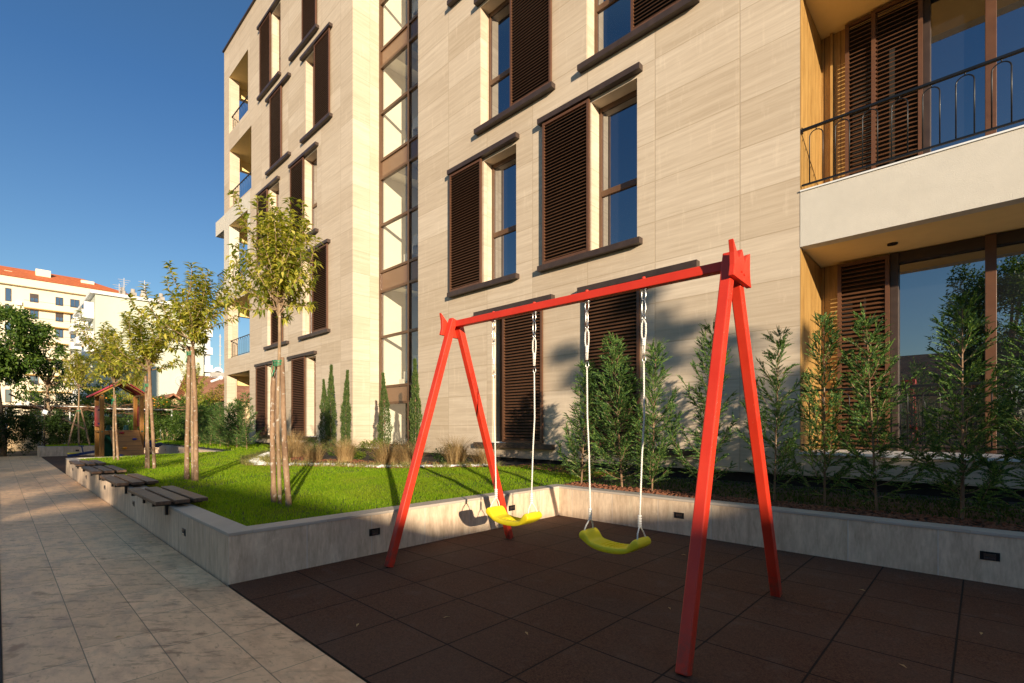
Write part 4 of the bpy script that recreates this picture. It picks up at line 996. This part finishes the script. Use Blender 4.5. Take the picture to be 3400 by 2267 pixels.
young_tree(-25.9, 9.3, 2.3, 4.4, 2, .8, 'dark crowned young tree seen through the ground floor loggia', zb=.38, rz=2.5, r=.04)

# ================================================================== PLAY EQUIPMENT
ph = thing('climbing_playhouse', 'small timber playhouse with red gable roof and sloping climbing ramp in the far court', 'playhouse', (-20.0, 2.72, 0))
px0, px1, py0, py1 = -19.5, -20.55, 2.17, 3.28
for x in (px0, px1):
    for y in (py0 + .06, py1 - .06):
        m = MB(); m.box(x - .055, x + .055, y - .055, y + .055, 0, 2.17); obj('post', m, 'pine', ph, bevel=.008)
        if x == px0:
            m = MB(); m.tube([(x + .056, y, 1.02), (x + .075, y, 1.02)], .022, 10); m.tube([(x + .056, y, 2.12), (x + .07, y, 2.12)], .018, 10); obj('bolt_cap', m, 'slide', ph)
m = MB(); yc = (py0 + py1) / 2
for s in (-1, 1):
    ye = yc + s * .74; m.add([(px0 + .16, yc, 2.64), (px0 + .16, ye, 2.13), (px1 - .16, ye, 2.13), (px1 - .16, yc, 2.64), (px0 + .16, yc, 2.61), (px0 + .16, ye, 2.10), (px1 - .16, ye, 2.10), (px1 - .16, yc, 2.61)], [(0, 1, 2, 3), (7, 6, 5, 4), (0, 4, 5, 1), (1, 5, 6, 2), (2, 6, 7, 3), (0, 3, 7, 4)])
obj('roof', m, 'roof_red', ph)
m = MB()
for x in (px0 + .07, px1 - .07):
    for s in (-1, 1): m.bar((x, yc - s * .02, 2.565), (x, yc + s * .68, 2.09), .04, .13, (1, 0, 0))
for s in (-1, 1): m.box(px1 - .1, px0 + .1, yc + s * .5 - .03, yc + s * .5 + .03, 2.14, 2.2)
obj('rafter', m, 'pine', ph)
m = MB(); m.box(px1, px0, py0, py1, 1.0, 1.05); m.box(px0 - .02, px0 + .06, py0, py1, .93, .998); obj('deck', m, 'pine', ph)
for s, y in ((-1, py0 - .0), (1, py1 + .0)):
    m = MB(); m.prism([(px1 + .02, 1.18), (px0 + .02, 1.18), (px0 + .02, 1.78), (px0 - .15, 1.82), (px0 - .28, 1.76), (px0 - .45, 1.83), (px0 - .6, 1.77), (px0 - .8, 1.84), (px1 + .02, 1.78)], 'Y', y - .012 * s - .01, y - .012 * s + .012); o = obj('side_panel', m, 'redpanel', ph)
    m = MB()
    for zz in (1.26, 1.68): m.tube([(px0 - .02, y - .03 * 1, zz), (px0 - .02, y + .03, zz)], .022, 8); m.tube([(px0 + .021, y, zz), (px0 + .04, y, zz)], .02, 8)
    obj('bolt_cap', m, 'bluepaint', o)
rx0, rx1 = px0 + .06, px0 + .78
m = MB(); m.add([(rx0, py0 + .24, 1.06), (rx0, py1 - .14, 1.06), (rx1, py1 - .06, .01), (rx1, py0 + .30, .01), (rx0 - .05, py0 + .24, 1.06), (rx0 - .05, py1 - .14, 1.06), (rx1 - .05, py1 - .06, .01), (rx1 - .05, py0 + .30, .01)], [(0, 3, 2, 1), (4, 5, 6, 7), (0, 4, 7, 3), (1, 2, 6, 5), (0, 1, 5, 4), (2, 3, 7, 6)])
ro = obj('climbing_ramp', m, 'ramp', ph)
HC = {'c_red': (.35, .02, .03), 'c_blue': (.02, .03, .22), 'c_or': (.65, .25, .01)}
for kk, vv in HC.items(): M[kk] = simple('hold_' + kk[2:], vv, .5)
for y, z, c in ((2.55, .95, 'c_or'), (2.70, .98, 'c_red'), (3.0, .78, 'c_blue'), (2.72, .52, 'c_or'), (3.0, .26, 'c_red'), (2.62, .3, 'c_blue')):
    x = rx0 + (1.06 - z) / 1.05 * (rx1 - rx0) + .02; m = MB(); m.ico((x, y, z), .06, (.6, 1.1, .6), 1); obj('climbing_hold', m, c, ro, smooth=True)
m = MB()
for y in (yc - .2, yc + .25): m.tube([(px1 - .02, y, 1.05), (px1 - .02, y, 1.22)], [.09, .05], 10)
m.add([(px1 - .1, yc - .25, 1.05), (px1 - .1, yc + .25, 1.05), (px1 - 1.7, yc + .25, .12), (px1 - 1.7, yc - .25, .12), (px1 - .1, yc - .25, 1.0), (px1 - .1, yc + .25, 1.0), (px1 - 1.7, yc + .25, .07), (px1 - 1.7, yc - .25, .07)], [(0, 1, 2, 3), (7, 6, 5, 4), (0, 4, 5, 1), (1, 5, 6, 2), (2, 6, 7, 3), (3, 7, 4, 0)])
obj('slide', m, 'slide', ph)
ss = thing('seesaw', 'blue seesaw with a yellow seat tilted to the ground left of the playhouse', 'seesaw', (-23.6, 2.9, 0))
m = MB(); m.bar((-24.0, 1.80, .10), (-22.8, 4.2, .62), .12, .09); obj('plank', m, 'bluepaint', ss, bevel=.01)
m = MB(); m.box(-23.5, -23.3, 2.85, 3.05, 0, .32); obj('pivot', m, 'black', ss)
for p in ((-24.0, 1.80), (-22.9, 4.0)):
    z = .18 if p[1] < 3 else .66; m = MB(); m.box(p[0] - .14, p[0] + .14, p[1] - .02, p[1] + .35, z, z + .035); obj('seat', m, 'yellow', ss, bevel=.01)
m = MB(); m.tube([(-23.82, 2.2, .2), (-23.86, 2.16, .46)], .02, 8); m.tube([(-23.98, 2.1, .46), (-23.72, 2.2, .46)], .018, 8); obj('handle', m, 'bluepaint', ss)
sr = thing('spring_rider', 'small blue spring rider behind the right side of the playhouse', 'spring rider', (-23.2, 4.1, 0))
m = MB(); m.tube([(-23.2 + .07 * math.cos(a), 4.1 + .07 * math.sin(a), .02 + a * .0085) for a in np.linspace(0, 40, 90)], .012, 6); obj('spring', m, 'black', sr, smooth=True)
m = MB(); m.prism([(3.85, .36), (4.35, .36), (4.5, .48), (4.45, .56), (4.2, .5), (3.9, .5), (3.82, .44)], 'X', -23.3, -23.1); obj('body', m, 'bluepaint', sr, bevel=.02)
sr = thing('spring_rider', 'dark spring rider with a red handle in the corner of the far court', 'spring rider', (-24.6, 4.35, 0))
m = MB(); m.tube([(-24.6 + .07 * math.cos(a), 4.35 + .07 * math.sin(a), .02 + a * .0085) for a in np.linspace(0, 36, 80)], .012, 6); obj('spring', m, 'black', sr, smooth=True)
m = MB(); m.prism([(4.22, .32), (4.5, .32), (4.52, .5), (4.42, .6), (4.3, .45), (4.2, .42)], 'X', -24.68, -24.52); obj('body', m, 'bluepaint', sr, bevel=.02)
m = MB(); m.tube([(-24.6, 4.2, .56), (-24.6, 4.6, .56)], .022, 8); obj('handle', m, 'redpanel', sr); m = MB(); m.box(-24.8, -24.4, 4.15, 4.55, .24, .27); obj('footrest', m, 'slide', sr)
# ================================================================== BACKGROUND
def facade_box(parent, x, y0, y1, z0, z1, depth, mat, name='wall'):
    m = MB(); m.box(x - depth, x, y0, y1, z0, z1); return obj(name, m, mat, parent)
yb = thing('far_apartment_block', 'tall warm yellow apartment block with orange tiled roof and stacked balconies', 'building', (-140, 8, 0))
XB = -140; FH = 3.36
def yz(sx, sy, X):     # where a sight line meets the plane x = X (used for laying out the far elevation)
    u = (sx - 1700) / 1633.9; v = (1414.3 - sy) / 1633.9; th = .762
    d = (-math.sin(th) + u * math.cos(th), math.cos(th) + u * math.sin(th)); t = X / d[0]; return d[1] * t, 1.19 + v * t
ya, _ = yz(-60, 900, XB); ye, _ = yz(420, 900, XB); _, ztop = yz(100, 955, XB)
facade_box(yb, XB, ya, ye, 0, ztop, 14, 'yellowwall')
m = MB(); m.box(XB - 14, XB + 1.0, ya - 1, ye + .5, ztop, ztop + 1.5); obj('cornice', m, 'creamwall', yb)
m = MB(); zr = ztop + 1.5; m.add([(XB + 1.2, ya - 1, zr), (XB + 1.2, ye + .7, zr), (XB - 15, ye + .7, zr), (XB - 15, ya - 1, zr), (XB - 6, ya - 1, zr + 3.4), (XB - 6, ye - 7, zr + 3.4)], [(0, 1, 5, 4), (2, 3, 4, 5), (1, 2, 5), (3, 0, 4)]); rf = obj('roof', m, 'roof_new', yb)
for s0, s1, sy0, sy1 in ((14, 40, 898, 912), (118, 168, 893, 918), (268, 312, 930, 946)):
    a, z1 = yz(s0, sy0, XB - 3); b, z0 = yz(s1, sy1, XB - 3); m = MB(); m.box(XB - 4.5, XB - 2.5, a, b, z0 - 1.2, z1); obj('chimney', m, 'creamwall', rf)
wy = [(17, 38), (99, 128), (184, 210), (233, 264)]
for fl in range(9):
    zc = ztop - 2.0 - fl * FH
    if zc < 1.5: break
    for i, (a, b) in enumerate(wy):
        y0, _ = yz(a, 1000, XB); y1, _ = yz(b, 1000, XB); hh = 1.75 if i else 2.6
        f = MB(); f.box(XB - .05, XB + .06, y0, y0 + .12, zc - hh / 2, zc + hh / 2); f.box(XB - .05, XB + .06, y1 - .12, y1, zc - hh / 2, zc + hh / 2); f.box(XB - .05, XB + .06, y0 + .12, y1 - .12, zc + hh / 2 - .12, zc + hh / 2); f.box(XB - .05, XB + .06, y0 + .12, y1 - .12, zc - hh / 2, zc - hh / 2 + .12)
        if i: f.box(XB - .05, XB + .05, (y0 + y1) / 2 - .06, (y0 + y1) / 2 + .06, zc - hh / 2 + .12, zc + hh / 2 - .12)
        w = obj('window', f, 'bronze', yb); g = MB(); g.quad((XB + .02, y0 + .1, zc - hh / 2 + .1), (XB + .02, y1 - .1, zc - hh / 2 + .1), (XB + .02, y1 - .1, zc + hh / 2 - .1), (XB + .02, y0 + .1, zc + hh / 2 - .1)); obj('pane', g, 'farglass', w)
        if (fl * 3 + i) % 4 == 1 and i: g = MB(); g.box(XB - .02, XB + .04, y0 + .12, y1 - .12, zc, zc + hh / 2 - .13); obj('blind', g, 'bronze', w)
    y0, _ = yz(96, 1000, XB); y1 = ye
    zb = zc - 1.95
    m = MB(); m.box(XB + .003, XB + 1.1, y0 - .8, y1, zb - .25, zb + .75); b_ = obj('balcony', m, 'creamwall', yb)
    m = MB(); m.box(XB + .003, XB + 1.05, y0 - .7, y1, zb - .42, zb - .252); obj('soffit', m, 'ochre', b_)
    m = MB(); m.tube([(XB + 1.05, y0 - .7, zb + 1.15), (XB + 1.05, y1, zb + 1.15)], .03, 5); obj('handrail', m, 'black', b_)
    if fl % 2 == 0: m = MB(); m.box(XB + .1, XB + .6, y0 - 1.9, y0 - 1.0, zb + .1, zb + .8); obj('air_conditioner', m, 'white', yb)
# pale green block
gb = thing('far_apartment_block', 'pale green plain gable apartment block with white corner balconies, partly shaded', 'building', (-97, 15, 0))
XG = -97
ga, gz = yz(316, 975, XG); gd, _ = yz(676, 1000, XG); gzr = gz
facade_box(gb, XG, ga, gd, 0, gz, 24, 'greenwall')
m = MB(); m.box(XG - 24.5, XG + .5, ga - .6, gd + .5, gz, gz + .45); obj('eaves', m, 'white', gb)
m = MB(); m.add([(XG + .5, ga - .5, gz + .46), (XG + .5, gd + .4, gz + .46), (XG - 24, gd + .4, gz + .46), (XG - 24, ga - .5, gz + .46), (XG - 6, (ga + gd) / 2, gz + 1.9), (XG - 18, (ga + gd) / 2, gz + 1.9)], [(0, 1, 4), (1, 2, 5, 4), (2, 3, 5), (3, 0, 4, 5)]); rf = obj('roof', m, 'roof_old', gb)
for sx in (411, 446, 480, 540):
    y, z = yz(sx, 975, XG - 2); m = MB(); m.box(XG - 3.6, XG - 2.6, y - .4, y + .4, gz + .4, gz + 1.7); m.tube([(XG - 3.1, y, gz + 1.7), (XG - 3.1, y, gz + 2.3)], .3, 10); obj('chimney', m, 'concrete', rf)
m = MB()
for sx, h in ((396, 2.6), (412, 3.6), (480, 3.8)):
    y, z = yz(sx, 975, XG - 2); m.tube([(XG - 2, y, gz), (XG - 2, y, gz + h)], .05, 5)
    for q in range(3): m.tube([(XG - 2, y - .8 + q * .2, gz + h - .3 - q * .35), (XG - 2, y + .8 - q * .2, gz + h - .3 - q * .35)], .03, 4)
obj('aerial', m, 'antenna', gb)
for fl in range(6):       # enclosed balconies stepping along the shaded side
    zc = gz - 2.3 - fl * 3.1
    if zc < 1.5: break
    for j, xx in enumerate((-98.5, -106, -114)):
        m = MB(); m.box(xx - 4, xx, ga - 1.4, ga - .003, zc - 1.2, zc - .1); m.box(xx - 3.6, xx - .3, ga - 1.1, ga - .003, zc - .1, zc + 1.3) if (fl + j) % 2 == 0 else m.box(xx - 3.9, xx, ga - 1.3, ga - .1, zc + .5, zc + .56)
        b_ = obj('balcony', m, 'white', gb); g = MB(); g.box(xx - 3.3, xx - .6, ga - 1.12, ga - 1.103, zc, zc + 1.1) if (fl + j) % 2 == 0 else g.box(xx - 3, xx - 1, ga - .06, ga - .004, zc - .1, zc + 1.3); obj('pane', g, 'farglass', b_)
for fl in range(6):
    zc = gz - 3.2 - fl * 3.1
    if zc < 2: break
    m = MB(); m.box(XG - 5, XG - .5, gd + .003, gd + 1.5, zc - 1.2, zc); m.box(XG - 4.6, XG - .8, gd + .003, gd + 1.2, zc, zc + 1.7); b_ = obj('balcony', m, 'white', gb)
m = MB(); m.tube([(XG + .1, gd - 3.2, yz(600, 1265, XG)[1]), (XG + .5, gd - 3.2, yz(600, 1265, XG)[1])], .95, 18); obj('satellite_dish', m, 'antenna', gb)
# glassy office block and masts
ob = thing('office_building', 'distant blue glass office block under aerial masts', 'building', (-190, 52, 0))
y0, z1 = yz(672, 1232, -190); y1, z0 = yz(745, 1275, -190); z1b = yz(730, 1222, -190)[1]
m = MB(); m.box(-215, -190, y0, y1 + 10, 0, z1); obj('wall', m, 'concrete', ob)
for q in range(3):
    g = MB(); g.box(-189.98, -189.9, y0 + .5, y1 + 9, z1 - 5.2 - q * 6, z1 - 1.5 - q * 6); b_ = obj('window_band', g, 'farglass', ob)
    m = MB()
    for k_ in range(9): m.box(-189.9, -189.7, y0 + .5 + k_ * 2.0, y0 + .75 + k_ * 2.0, z1 - 5.2 - q * 6, z1 - 1.5 - q * 6)
    obj('mullion', m, 'white', b_)
for i, (sx, sy) in enumerate(((686, 1205), (731, 1110))):
    y, z = yz(sx, sy, -192); t = thing('telecom_mast', ('short antenna mast with panel aerials on the office block roof', 'tall thin mast with round white dishes at the corner of the block')[i], 'mast', (-192, y, z1))
    m = MB(); m.tube([(-192, y, z1), (-192, y, z)], .16, 6)
    for q in range(5): m.box(-192.2, -191.8, y - .4, y + .4, z - 1 - q * 3.2, z - .8 - q * 3.2)
    obj('pole', m, 'antenna', t)
    m = MB()
    if i == 0:
        for s in (-.9, .9): m.box(-191.6, -191.2, y + s - .3, y + s + .3, z - 5, z - 1)
    else:
        for sy_, r_ in ((1245, 1.5), (1262, 1.9)): q_ = yz(sx - 8, sy_ - 12, -191); m.tube([(-191, q_[0], q_[1]), (-190.6, q_[0], q_[1])], r_, 14)
    obj('aerial', m, 'white', t)
# old houses with tiled roofs
def gable(name, label, x0, x1, y0, y1, ze, zr, axis, wall='plaster', roof='roof_old', over=.5):
    t = thing(name, label, 'house', ((x0 + x1) / 2, (y0 + y1) / 2, 0)); m = MB(); m.box(x0, x1, y0, y1, -.02, ze)
    if axis == 'Y':
        xm = (x0 + x1) / 2; m.add([(x0, y0, ze), (x1, y0, ze), (xm, y0, zr - .1), (x0, y1, ze), (x1, y1, ze), (xm, y1, zr - .1)], [(0, 1, 2), (4, 3, 5)]); 
    else:
        ym = (y0 + y1) / 2; m.add([(x0, y0, ze), (x0, y1, ze), (x0, ym, zr - .1), (x1, y0, ze), (x1, y1, ze), (x1, ym, zr - .1)], [(1, 0, 2), (3, 4, 5)])
    obj('wall', m, wall, t); m = MB(); d = .12
    if axis == 'Y':
        for s, xe in ((-1, x0 - over), (1, x1 + over)):
            zz = ze - over * (zr - ze) / ((x1 - x0) / 2); m.add([(xm, y0 - over, zr), (xm, y1 + over, zr), (xe, y1 + over, zz), (xe, y0 - over, zz), (xm, y0 - over, zr + d), (xm, y1 + over, zr + d), (xe, y1 + over, zz + d), (xe, y0 - over, zz + d)], [(0, 1, 2, 3), (7, 6, 5, 4), (0, 3, 7, 4), (1, 5, 6, 2), (3, 2, 6, 7)])
    else:
        for s, yy in ((-1, y0 - over), (1, y1 + over)):
            zz = ze - over * (zr - ze) / ((y1 - y0) / 2); m.add([(x0 - over, ym, zr), (x1 + over, ym, zr), (x1 + over, yy, zz), (x0 - over, yy, zz), (x0 - over, ym, zr + d), (x1 + over, ym, zr + d), (x1 + over, yy, zz + d), (x0 - over, yy, zz + d)], [(0, 1, 2, 3), (7, 6, 5, 4), (0, 3, 7, 4), (1, 5, 6, 2), (3, 2, 6, 7)])
    obj('roof', m, roof, t); return t
h = gable('old_house', 'old house with weathered brown tiled roof behind the far trees, next to the block corner', -46, -40, 10.2, 17, 3.3, 4.9, 'Y')
m = MB()
for q in range(3): m.box(-39.99, -39.9, 10.2 + q * .9, 10.8 + q * .9, .5, 3.2)
obj('door', m, 'bronze', h)
gable('old_shed', 'low outbuilding with sagging brown tiled roof behind the stakes of the second tree', -41, -36.5, 6.3, 8.8, 2.2, 3.1, 'X')
# low wall and pergola behind the hedge
tag(obj('garden_wall', MB().box(-34.2, -34, -2, 8.5, -.03, 1.72), 'plaster'), 'low ochre plastered garden wall behind the hedge and pergola', 'wall')
pg = thing('pergola', 'rusty pipe pergola carrying bare tangled vines behind the far hedge', 'pergola', (-31, 2.5, 0))
m = MB()
for y in (.3, 1.4, 2.3, 3.4, 4.8, 6.2):
    for x in (-30, -32.5): m.tube([(x, y, 0), (x, y, 2.0)], .03, 6)
obj('post', m, 'white', pg)
m = MB()
for x in (-30, -31.2, -32.5): m.tube([(x, -1.5, 2.02), (x, 7, 2.05)], .03, 6)
for q in range(18): m.tube([(-32.6, -1.4 + q * .48, 2.06), (-29.8, -1.4 + q * .48, 2.06)], .018, 5)
obj('beam', m, 'twig', pg)
m = MB(); m.box(-32.3, -29.9, -.5, 3.4, 2.07, 2.10); m.box(-32.3, -29.9, 3.6, 6.2, 2.0, 2.03); obj('cover_sheet', m, 'white', pg)
m = MB()
for q in range(120):
    a = random.uniform(0, 6.28); p = Vector((random.uniform(-32, -29.8), random.uniform(-1.2, 7), random.uniform(1.75, 2.2))); pts = [p]
    for s in range(7): a += random.uniform(-.7, .7); p = p + Vector((math.cos(a) * .16, math.sin(a) * .22, random.uniform(-.07, .07))); pts.append(p)
    m.tube(pts, random.uniform(.006, .016), 4, cap=False)
tag(obj('bare_vine', m, 'twig'), 'tangle of bare brown vine stems lying over the pergola', 'vine')
fp = thing('floodlight_pole', 'leaning dark pole with two small square floodlights in front of the pergola', 'pole', (-28.2, 2.4, 0))
m = MB(); m.tube([(-28.2, .35, 2.48), (-28.2, 2.75, 1.0)], .035, 8); obj('pole', m, 'bronze', fp)
for y, z in ((.86, 2.22), (1.40, 1.86)): m = MB(); m.bar((-28.15, y - .06, z - .06), (-28.05, y + .07, z - .12), .05, .16); obj('floodlight', m, 'white', fp)
m = MB(); m.tube([(-28.3, 1.39, .3), (-28.3, 1.39, 2.4)], .02, 6); tag(obj('thin_post', m, 'bronze'), 'thin upright metal post crossing the leaning floodlight pole', 'post')
# ---- shrubs and trees behind
def cloud(name, label, cat, x, y, z, rad, leaf, n, clumps, seed, mat, group=None, trunk=True, shell=.35, cr=.34, base=0.0):
    me, C = cloud_mesh('crown', n, rad, leaf, clumps, seed, shell, cr=cr)
    t = thing(name, label, cat, (x, y, base), group); o = obj('crown', me, mat, t, world=False); o.location = (0, 0, z - base)
    if trunk:
        m = MB(); r0 = .05 + rad[0] * .045; h_ = z - rad[2] * .55
        m.tube([(x + .1 * math.sin(q * 3), y + .08 * math.sin(q * 4 + 1), base - .05 + (h_ - base) * q) for q in np.linspace(0, 1, 6)], [r0 * (1 - .4 * q) for q in np.linspace(0, 1, 6)], 8)
        top = Vector((x + .1 * math.sin(3), y + .08 * math.sin(5), base - .05 + h_ - base))
        for c in C[::max(1, len(C) // 14)]:
            e = Vector((x + c[0], y + c[1], z + c[2])); mid = (top + e) / 2 + Vector((0, 0, -.05)); m.tube([top, mid, e], [r0 * .5, r0 * .3, r0 * .1], 5)
        obj('trunk', m, 'bark', t, smooth=True)
    return t
def big_tree():
    t = cloud('broadleaf_tree', 'leafy broad tree overhanging the path from the left edge, with a slanting trunk', 'tree', -28.6, .1, 4.55, (1.7, 1.55, 2.0), .17, 15000, 80, 5, 'leafmid', cr=.26, base=0)
    return t
big_tree()
cloud('broadleaf_tree', 'thin drooping branch tree right of the broad tree at the left edge', 'tree', -29.3, 1.6, 3.45, (.7, .75, .8), .15, 900, 18, 6, 'leafdark', cr=.28)
cloud('citrus_tree', 'bright green citrus tree dotted with yellow fruit behind the playhouse', 'tree', -33, 4.2, 2.45, (1.1, 1.15, .75), .10, 4200, 40, 8, 'leafcitrus')
cloud('citrus_tree', 'yellow green citrus bush behind the right posts of the playhouse', 'tree', -32.5, 5.9, 2.0, (1.1, 1.1, .8), .10, 3200, 36, 9, 'leafcitrus')
m = MB()
for q in range(60):
    a, b = random.uniform(0, 6.28), random.uniform(-.6, .8); y = random.choice((4.2, 5.9)); m.ico((-33 + 1.1 * abs(math.cos(a)) * math.cos(b) + .2, y + 1.1 * math.sin(a) * math.cos(b), 2.3 + .7 * math.sin(b)), .04, sub=0)
tag(obj('citrus_fruit', m, 'c_or', smooth=True), 'small yellow citrus fruit scattered over the two citrus trees', 'fruit', kind='stuff')
for i, (x, y, z, r_, mat, l) in enumerate([(-37, 2.4, 2.6, (1.3, 1.35, 1.2), 'leafdark', 'large dark leafy bush left of the young tree on the far planter'),
        (-38, 4.2, 2.9, (1.3, 1.0, 1.1), 'leafdark', 'very dark bush right behind the young tree on the far planter'),
        (-36, 7.4, 2.2, (1.2, 1.3, 1.0), 'leafmid', 'mid green bush in front of the sagging tiled roof'),
        (-35, 9.6, 2.4, (1.2, 1.5, 1.1), 'vine', 'autumn coloured vine covered bush below the old tiled roof'),
        (-33, 8.2, 1.8, (1.0, 1.2, .9), 'leafcitrus', 'yellow green bush left of the block corner'),
        (-31.0, 7.0, 1.7, (.9, 1.1, .9), 'leafmid', 'green bush behind the far conifers')]):
    cloud('bush', l, 'bush', x, y, z, r_, .14, 3000, 34, 40 + i, mat, trunk=False, base=max(0, z - r_[2]))
hl = ['dense dark hedge shrub at the left end of the path', 'dense dark hedge shrub straight behind the end of the path', 'dark hedge shrub left of the far planter wall', 'dark hedge shrub behind the left part of the far planter wall', 'dark hedge shrub behind the tree on the far planter', 'dark hedge shrub behind the step light of the far wall', 'dark hedge shrub left of the playhouse', 'dark hedge shrub behind the playhouse', 'hedge shrub right of the playhouse posts', 'hedge shrub behind the third young tree stakes', 'hedge shrub in the far corner of the court', 'hedge shrub beyond the far corner of the court']
for i, l in enumerate(hl):
    y = -1.2 + i * .72; near = i < 3
    cloud('hedge_shrub', l, 'shrub', -28.4 - .25 * (i % 2), y, 1.0, (.6, .58, .85 if i % 3 else 1.0), .085, 4200, 44, 60 + i, 'leafdark' if i < 8 else 'leafmid', 'hedge shrubs at the far end', trunk=False, base=.1, shell=.1)
for i in range(5):
    cloud('hedge_shrub', ['left verge shrub nearest the far end of the path', 'second left verge shrub from the far end', 'third left verge shrub', 'fourth left verge shrub', 'left verge shrub nearest the benches'][i], 'shrub', -27.5 + i * 2.2, -1.15, .7, (1.1, .85, .8), .09, 2200, 30, 90 + i, 'leafdark', 'shrubs on the left verge', trunk=False, base=0, shell=.1)

# ================================================================== NEIGHBOURHOOD BEHIND THE CAMERA (casts the evening shade)
e1 = Vector((.8860, -.4640, 0)).normalized(); e2 = Vector((.4640, .8860, 0)).normalized(); TN = math.tan(math.asin(SUN.z))
def at_s(s, a): p = e2 * s + e1 * a; return p.x, p.y
def rot_house(label, s0, s1, a0, a1, ze, zr, ridge):
    """house aligned with the sun: local x along e1 (depth), y along e2; ridge 's' runs along e2, 'a' along e1"""
    cx, cy = at_s((s0 + s1) / 2, (a0 + a1) / 2); t = gable('neighbour_house', label, -(a1 - a0) / 2, (a1 - a0) / 2, -(s1 - s0) / 2, (s1 - s0) / 2, ze, zr, 'Y' if ridge == 's' else 'X', 'plaster', 'roof_old', .3)
    t.location = (cx, cy, 0); t.rotation_euler = (0, 0, math.atan2(e1.y, e1.x)); return t
zr1 = 1.125 + TN * 21 - .12
rot_house('single storey neighbour house with a long tiled ridge behind the photographer to the right', .75, 16, 17.5, 24.5, zr1 - 1.6, zr1, 's')
zr3 = 1.60 + TN * 29  # taller house added out of view to raise the shade at the terrace
rot_house('unseen taller tiled house added farther back behind the photographer to shade the terrace foot', 4.0, 16, 26, 32, zr3 - 1.5, zr3 - .1, 's')
zr2 = 2.06 + TN * 18.2
rot_house('neighbour house with its gable towards the garden behind the photographer', -6.5, 1.9, 18.5, 26, zr2 - 1.38, zr2 - .08, 'a')
def shade_tree(label, s, a, t, rad, leaf, n, clumps, seed, cr=.3):
    x, y = at_s(s, a); z = t + TN * a
    cloud('shade_tree', label, 'tree', x, y, z, rad, leaf, n, clumps, seed, 'leafmid', 'trees behind the photographer', cr=cr, shell=.3)
shade_tree('open crowned tree behind the photographer throwing blotchy shade on the facade', 4.3, 15, 3.65, (.95, .95, .75), .20, 800, 8, 201, .20)
shade_tree('second open crowned tree throwing shade by the terrace corner', 5.5, 14, 2.75, (.75, .75, .95), .20, 650, 7, 202, .20)
shade_tree('low bushy tree behind the photographer shading the foot of the terrace', 5.15, 13, 1.75, (.85, .85, .62), .17, 900, 10, 208, .22)
shade_tree('leafy tree behind the photographer shading the benches', -4.2, 15, 2.35, (1.5, 1.5, .75), .16, 1500, 18, 203, .24)
shade_tree('leafy tree beyond the path shading the far benches', -7.0, 14, 3.3, (1.7, 1.7, 1.5), .16, 5200, 44, 204, .27)
shade_tree('small crowned tree beyond the path shading the playhouse', -6.7, 16, 5.0, (1.0, 1.0, 1.0), .16, 1500, 16, 207, .26)
shade_tree('leafy tree beyond the path shading the play court', -9.8, 12, 4.3, (1.9, 1.9, 2.3), .17, 15000, 60, 205, .27)
shade_tree('leafy tree beyond the path shading the end hedge', -13.3, 8, 4.6, (2.1, 2.1, 2.9), .17, 20000, 80, 206, .3)
# old house and tree straight behind, seen mirrored in the terrace glass
gable('neighbour_house', 'low neighbour house with tiled roof mirrored in the terrace glass', -9, .5, -22, -15, 3.2, 5.0, 'X')
gable('neighbour_house', 'lower neighbour house right of the mirrored one', 2.5, 9, -24, -18, 3.0, 4.6, 'Y')
nb = thing('shading_block', 'unseen tall plain block added across the gardens to shade the pale green block', 'building', (-53, -11, 0))  # out-of-view block, added and sized to cast shade on the green block
x, y = -53, -11.5; m = MB(); m.box(x - 5, x + 5, y - 4, y + 4, 0, 21.5); obj('wall', m, 'creamwall', nb)
for fl in range(7):
    for q in range(4):
        m = MB(); m.box(x - 3.9 + q * 2.1, x - 2.7 + q * 2.1, y + 4.003, y + 4.05, 1.2 + fl * 3.2, 2.7 + fl * 3.2); obj('window', m, 'farglass', nb)
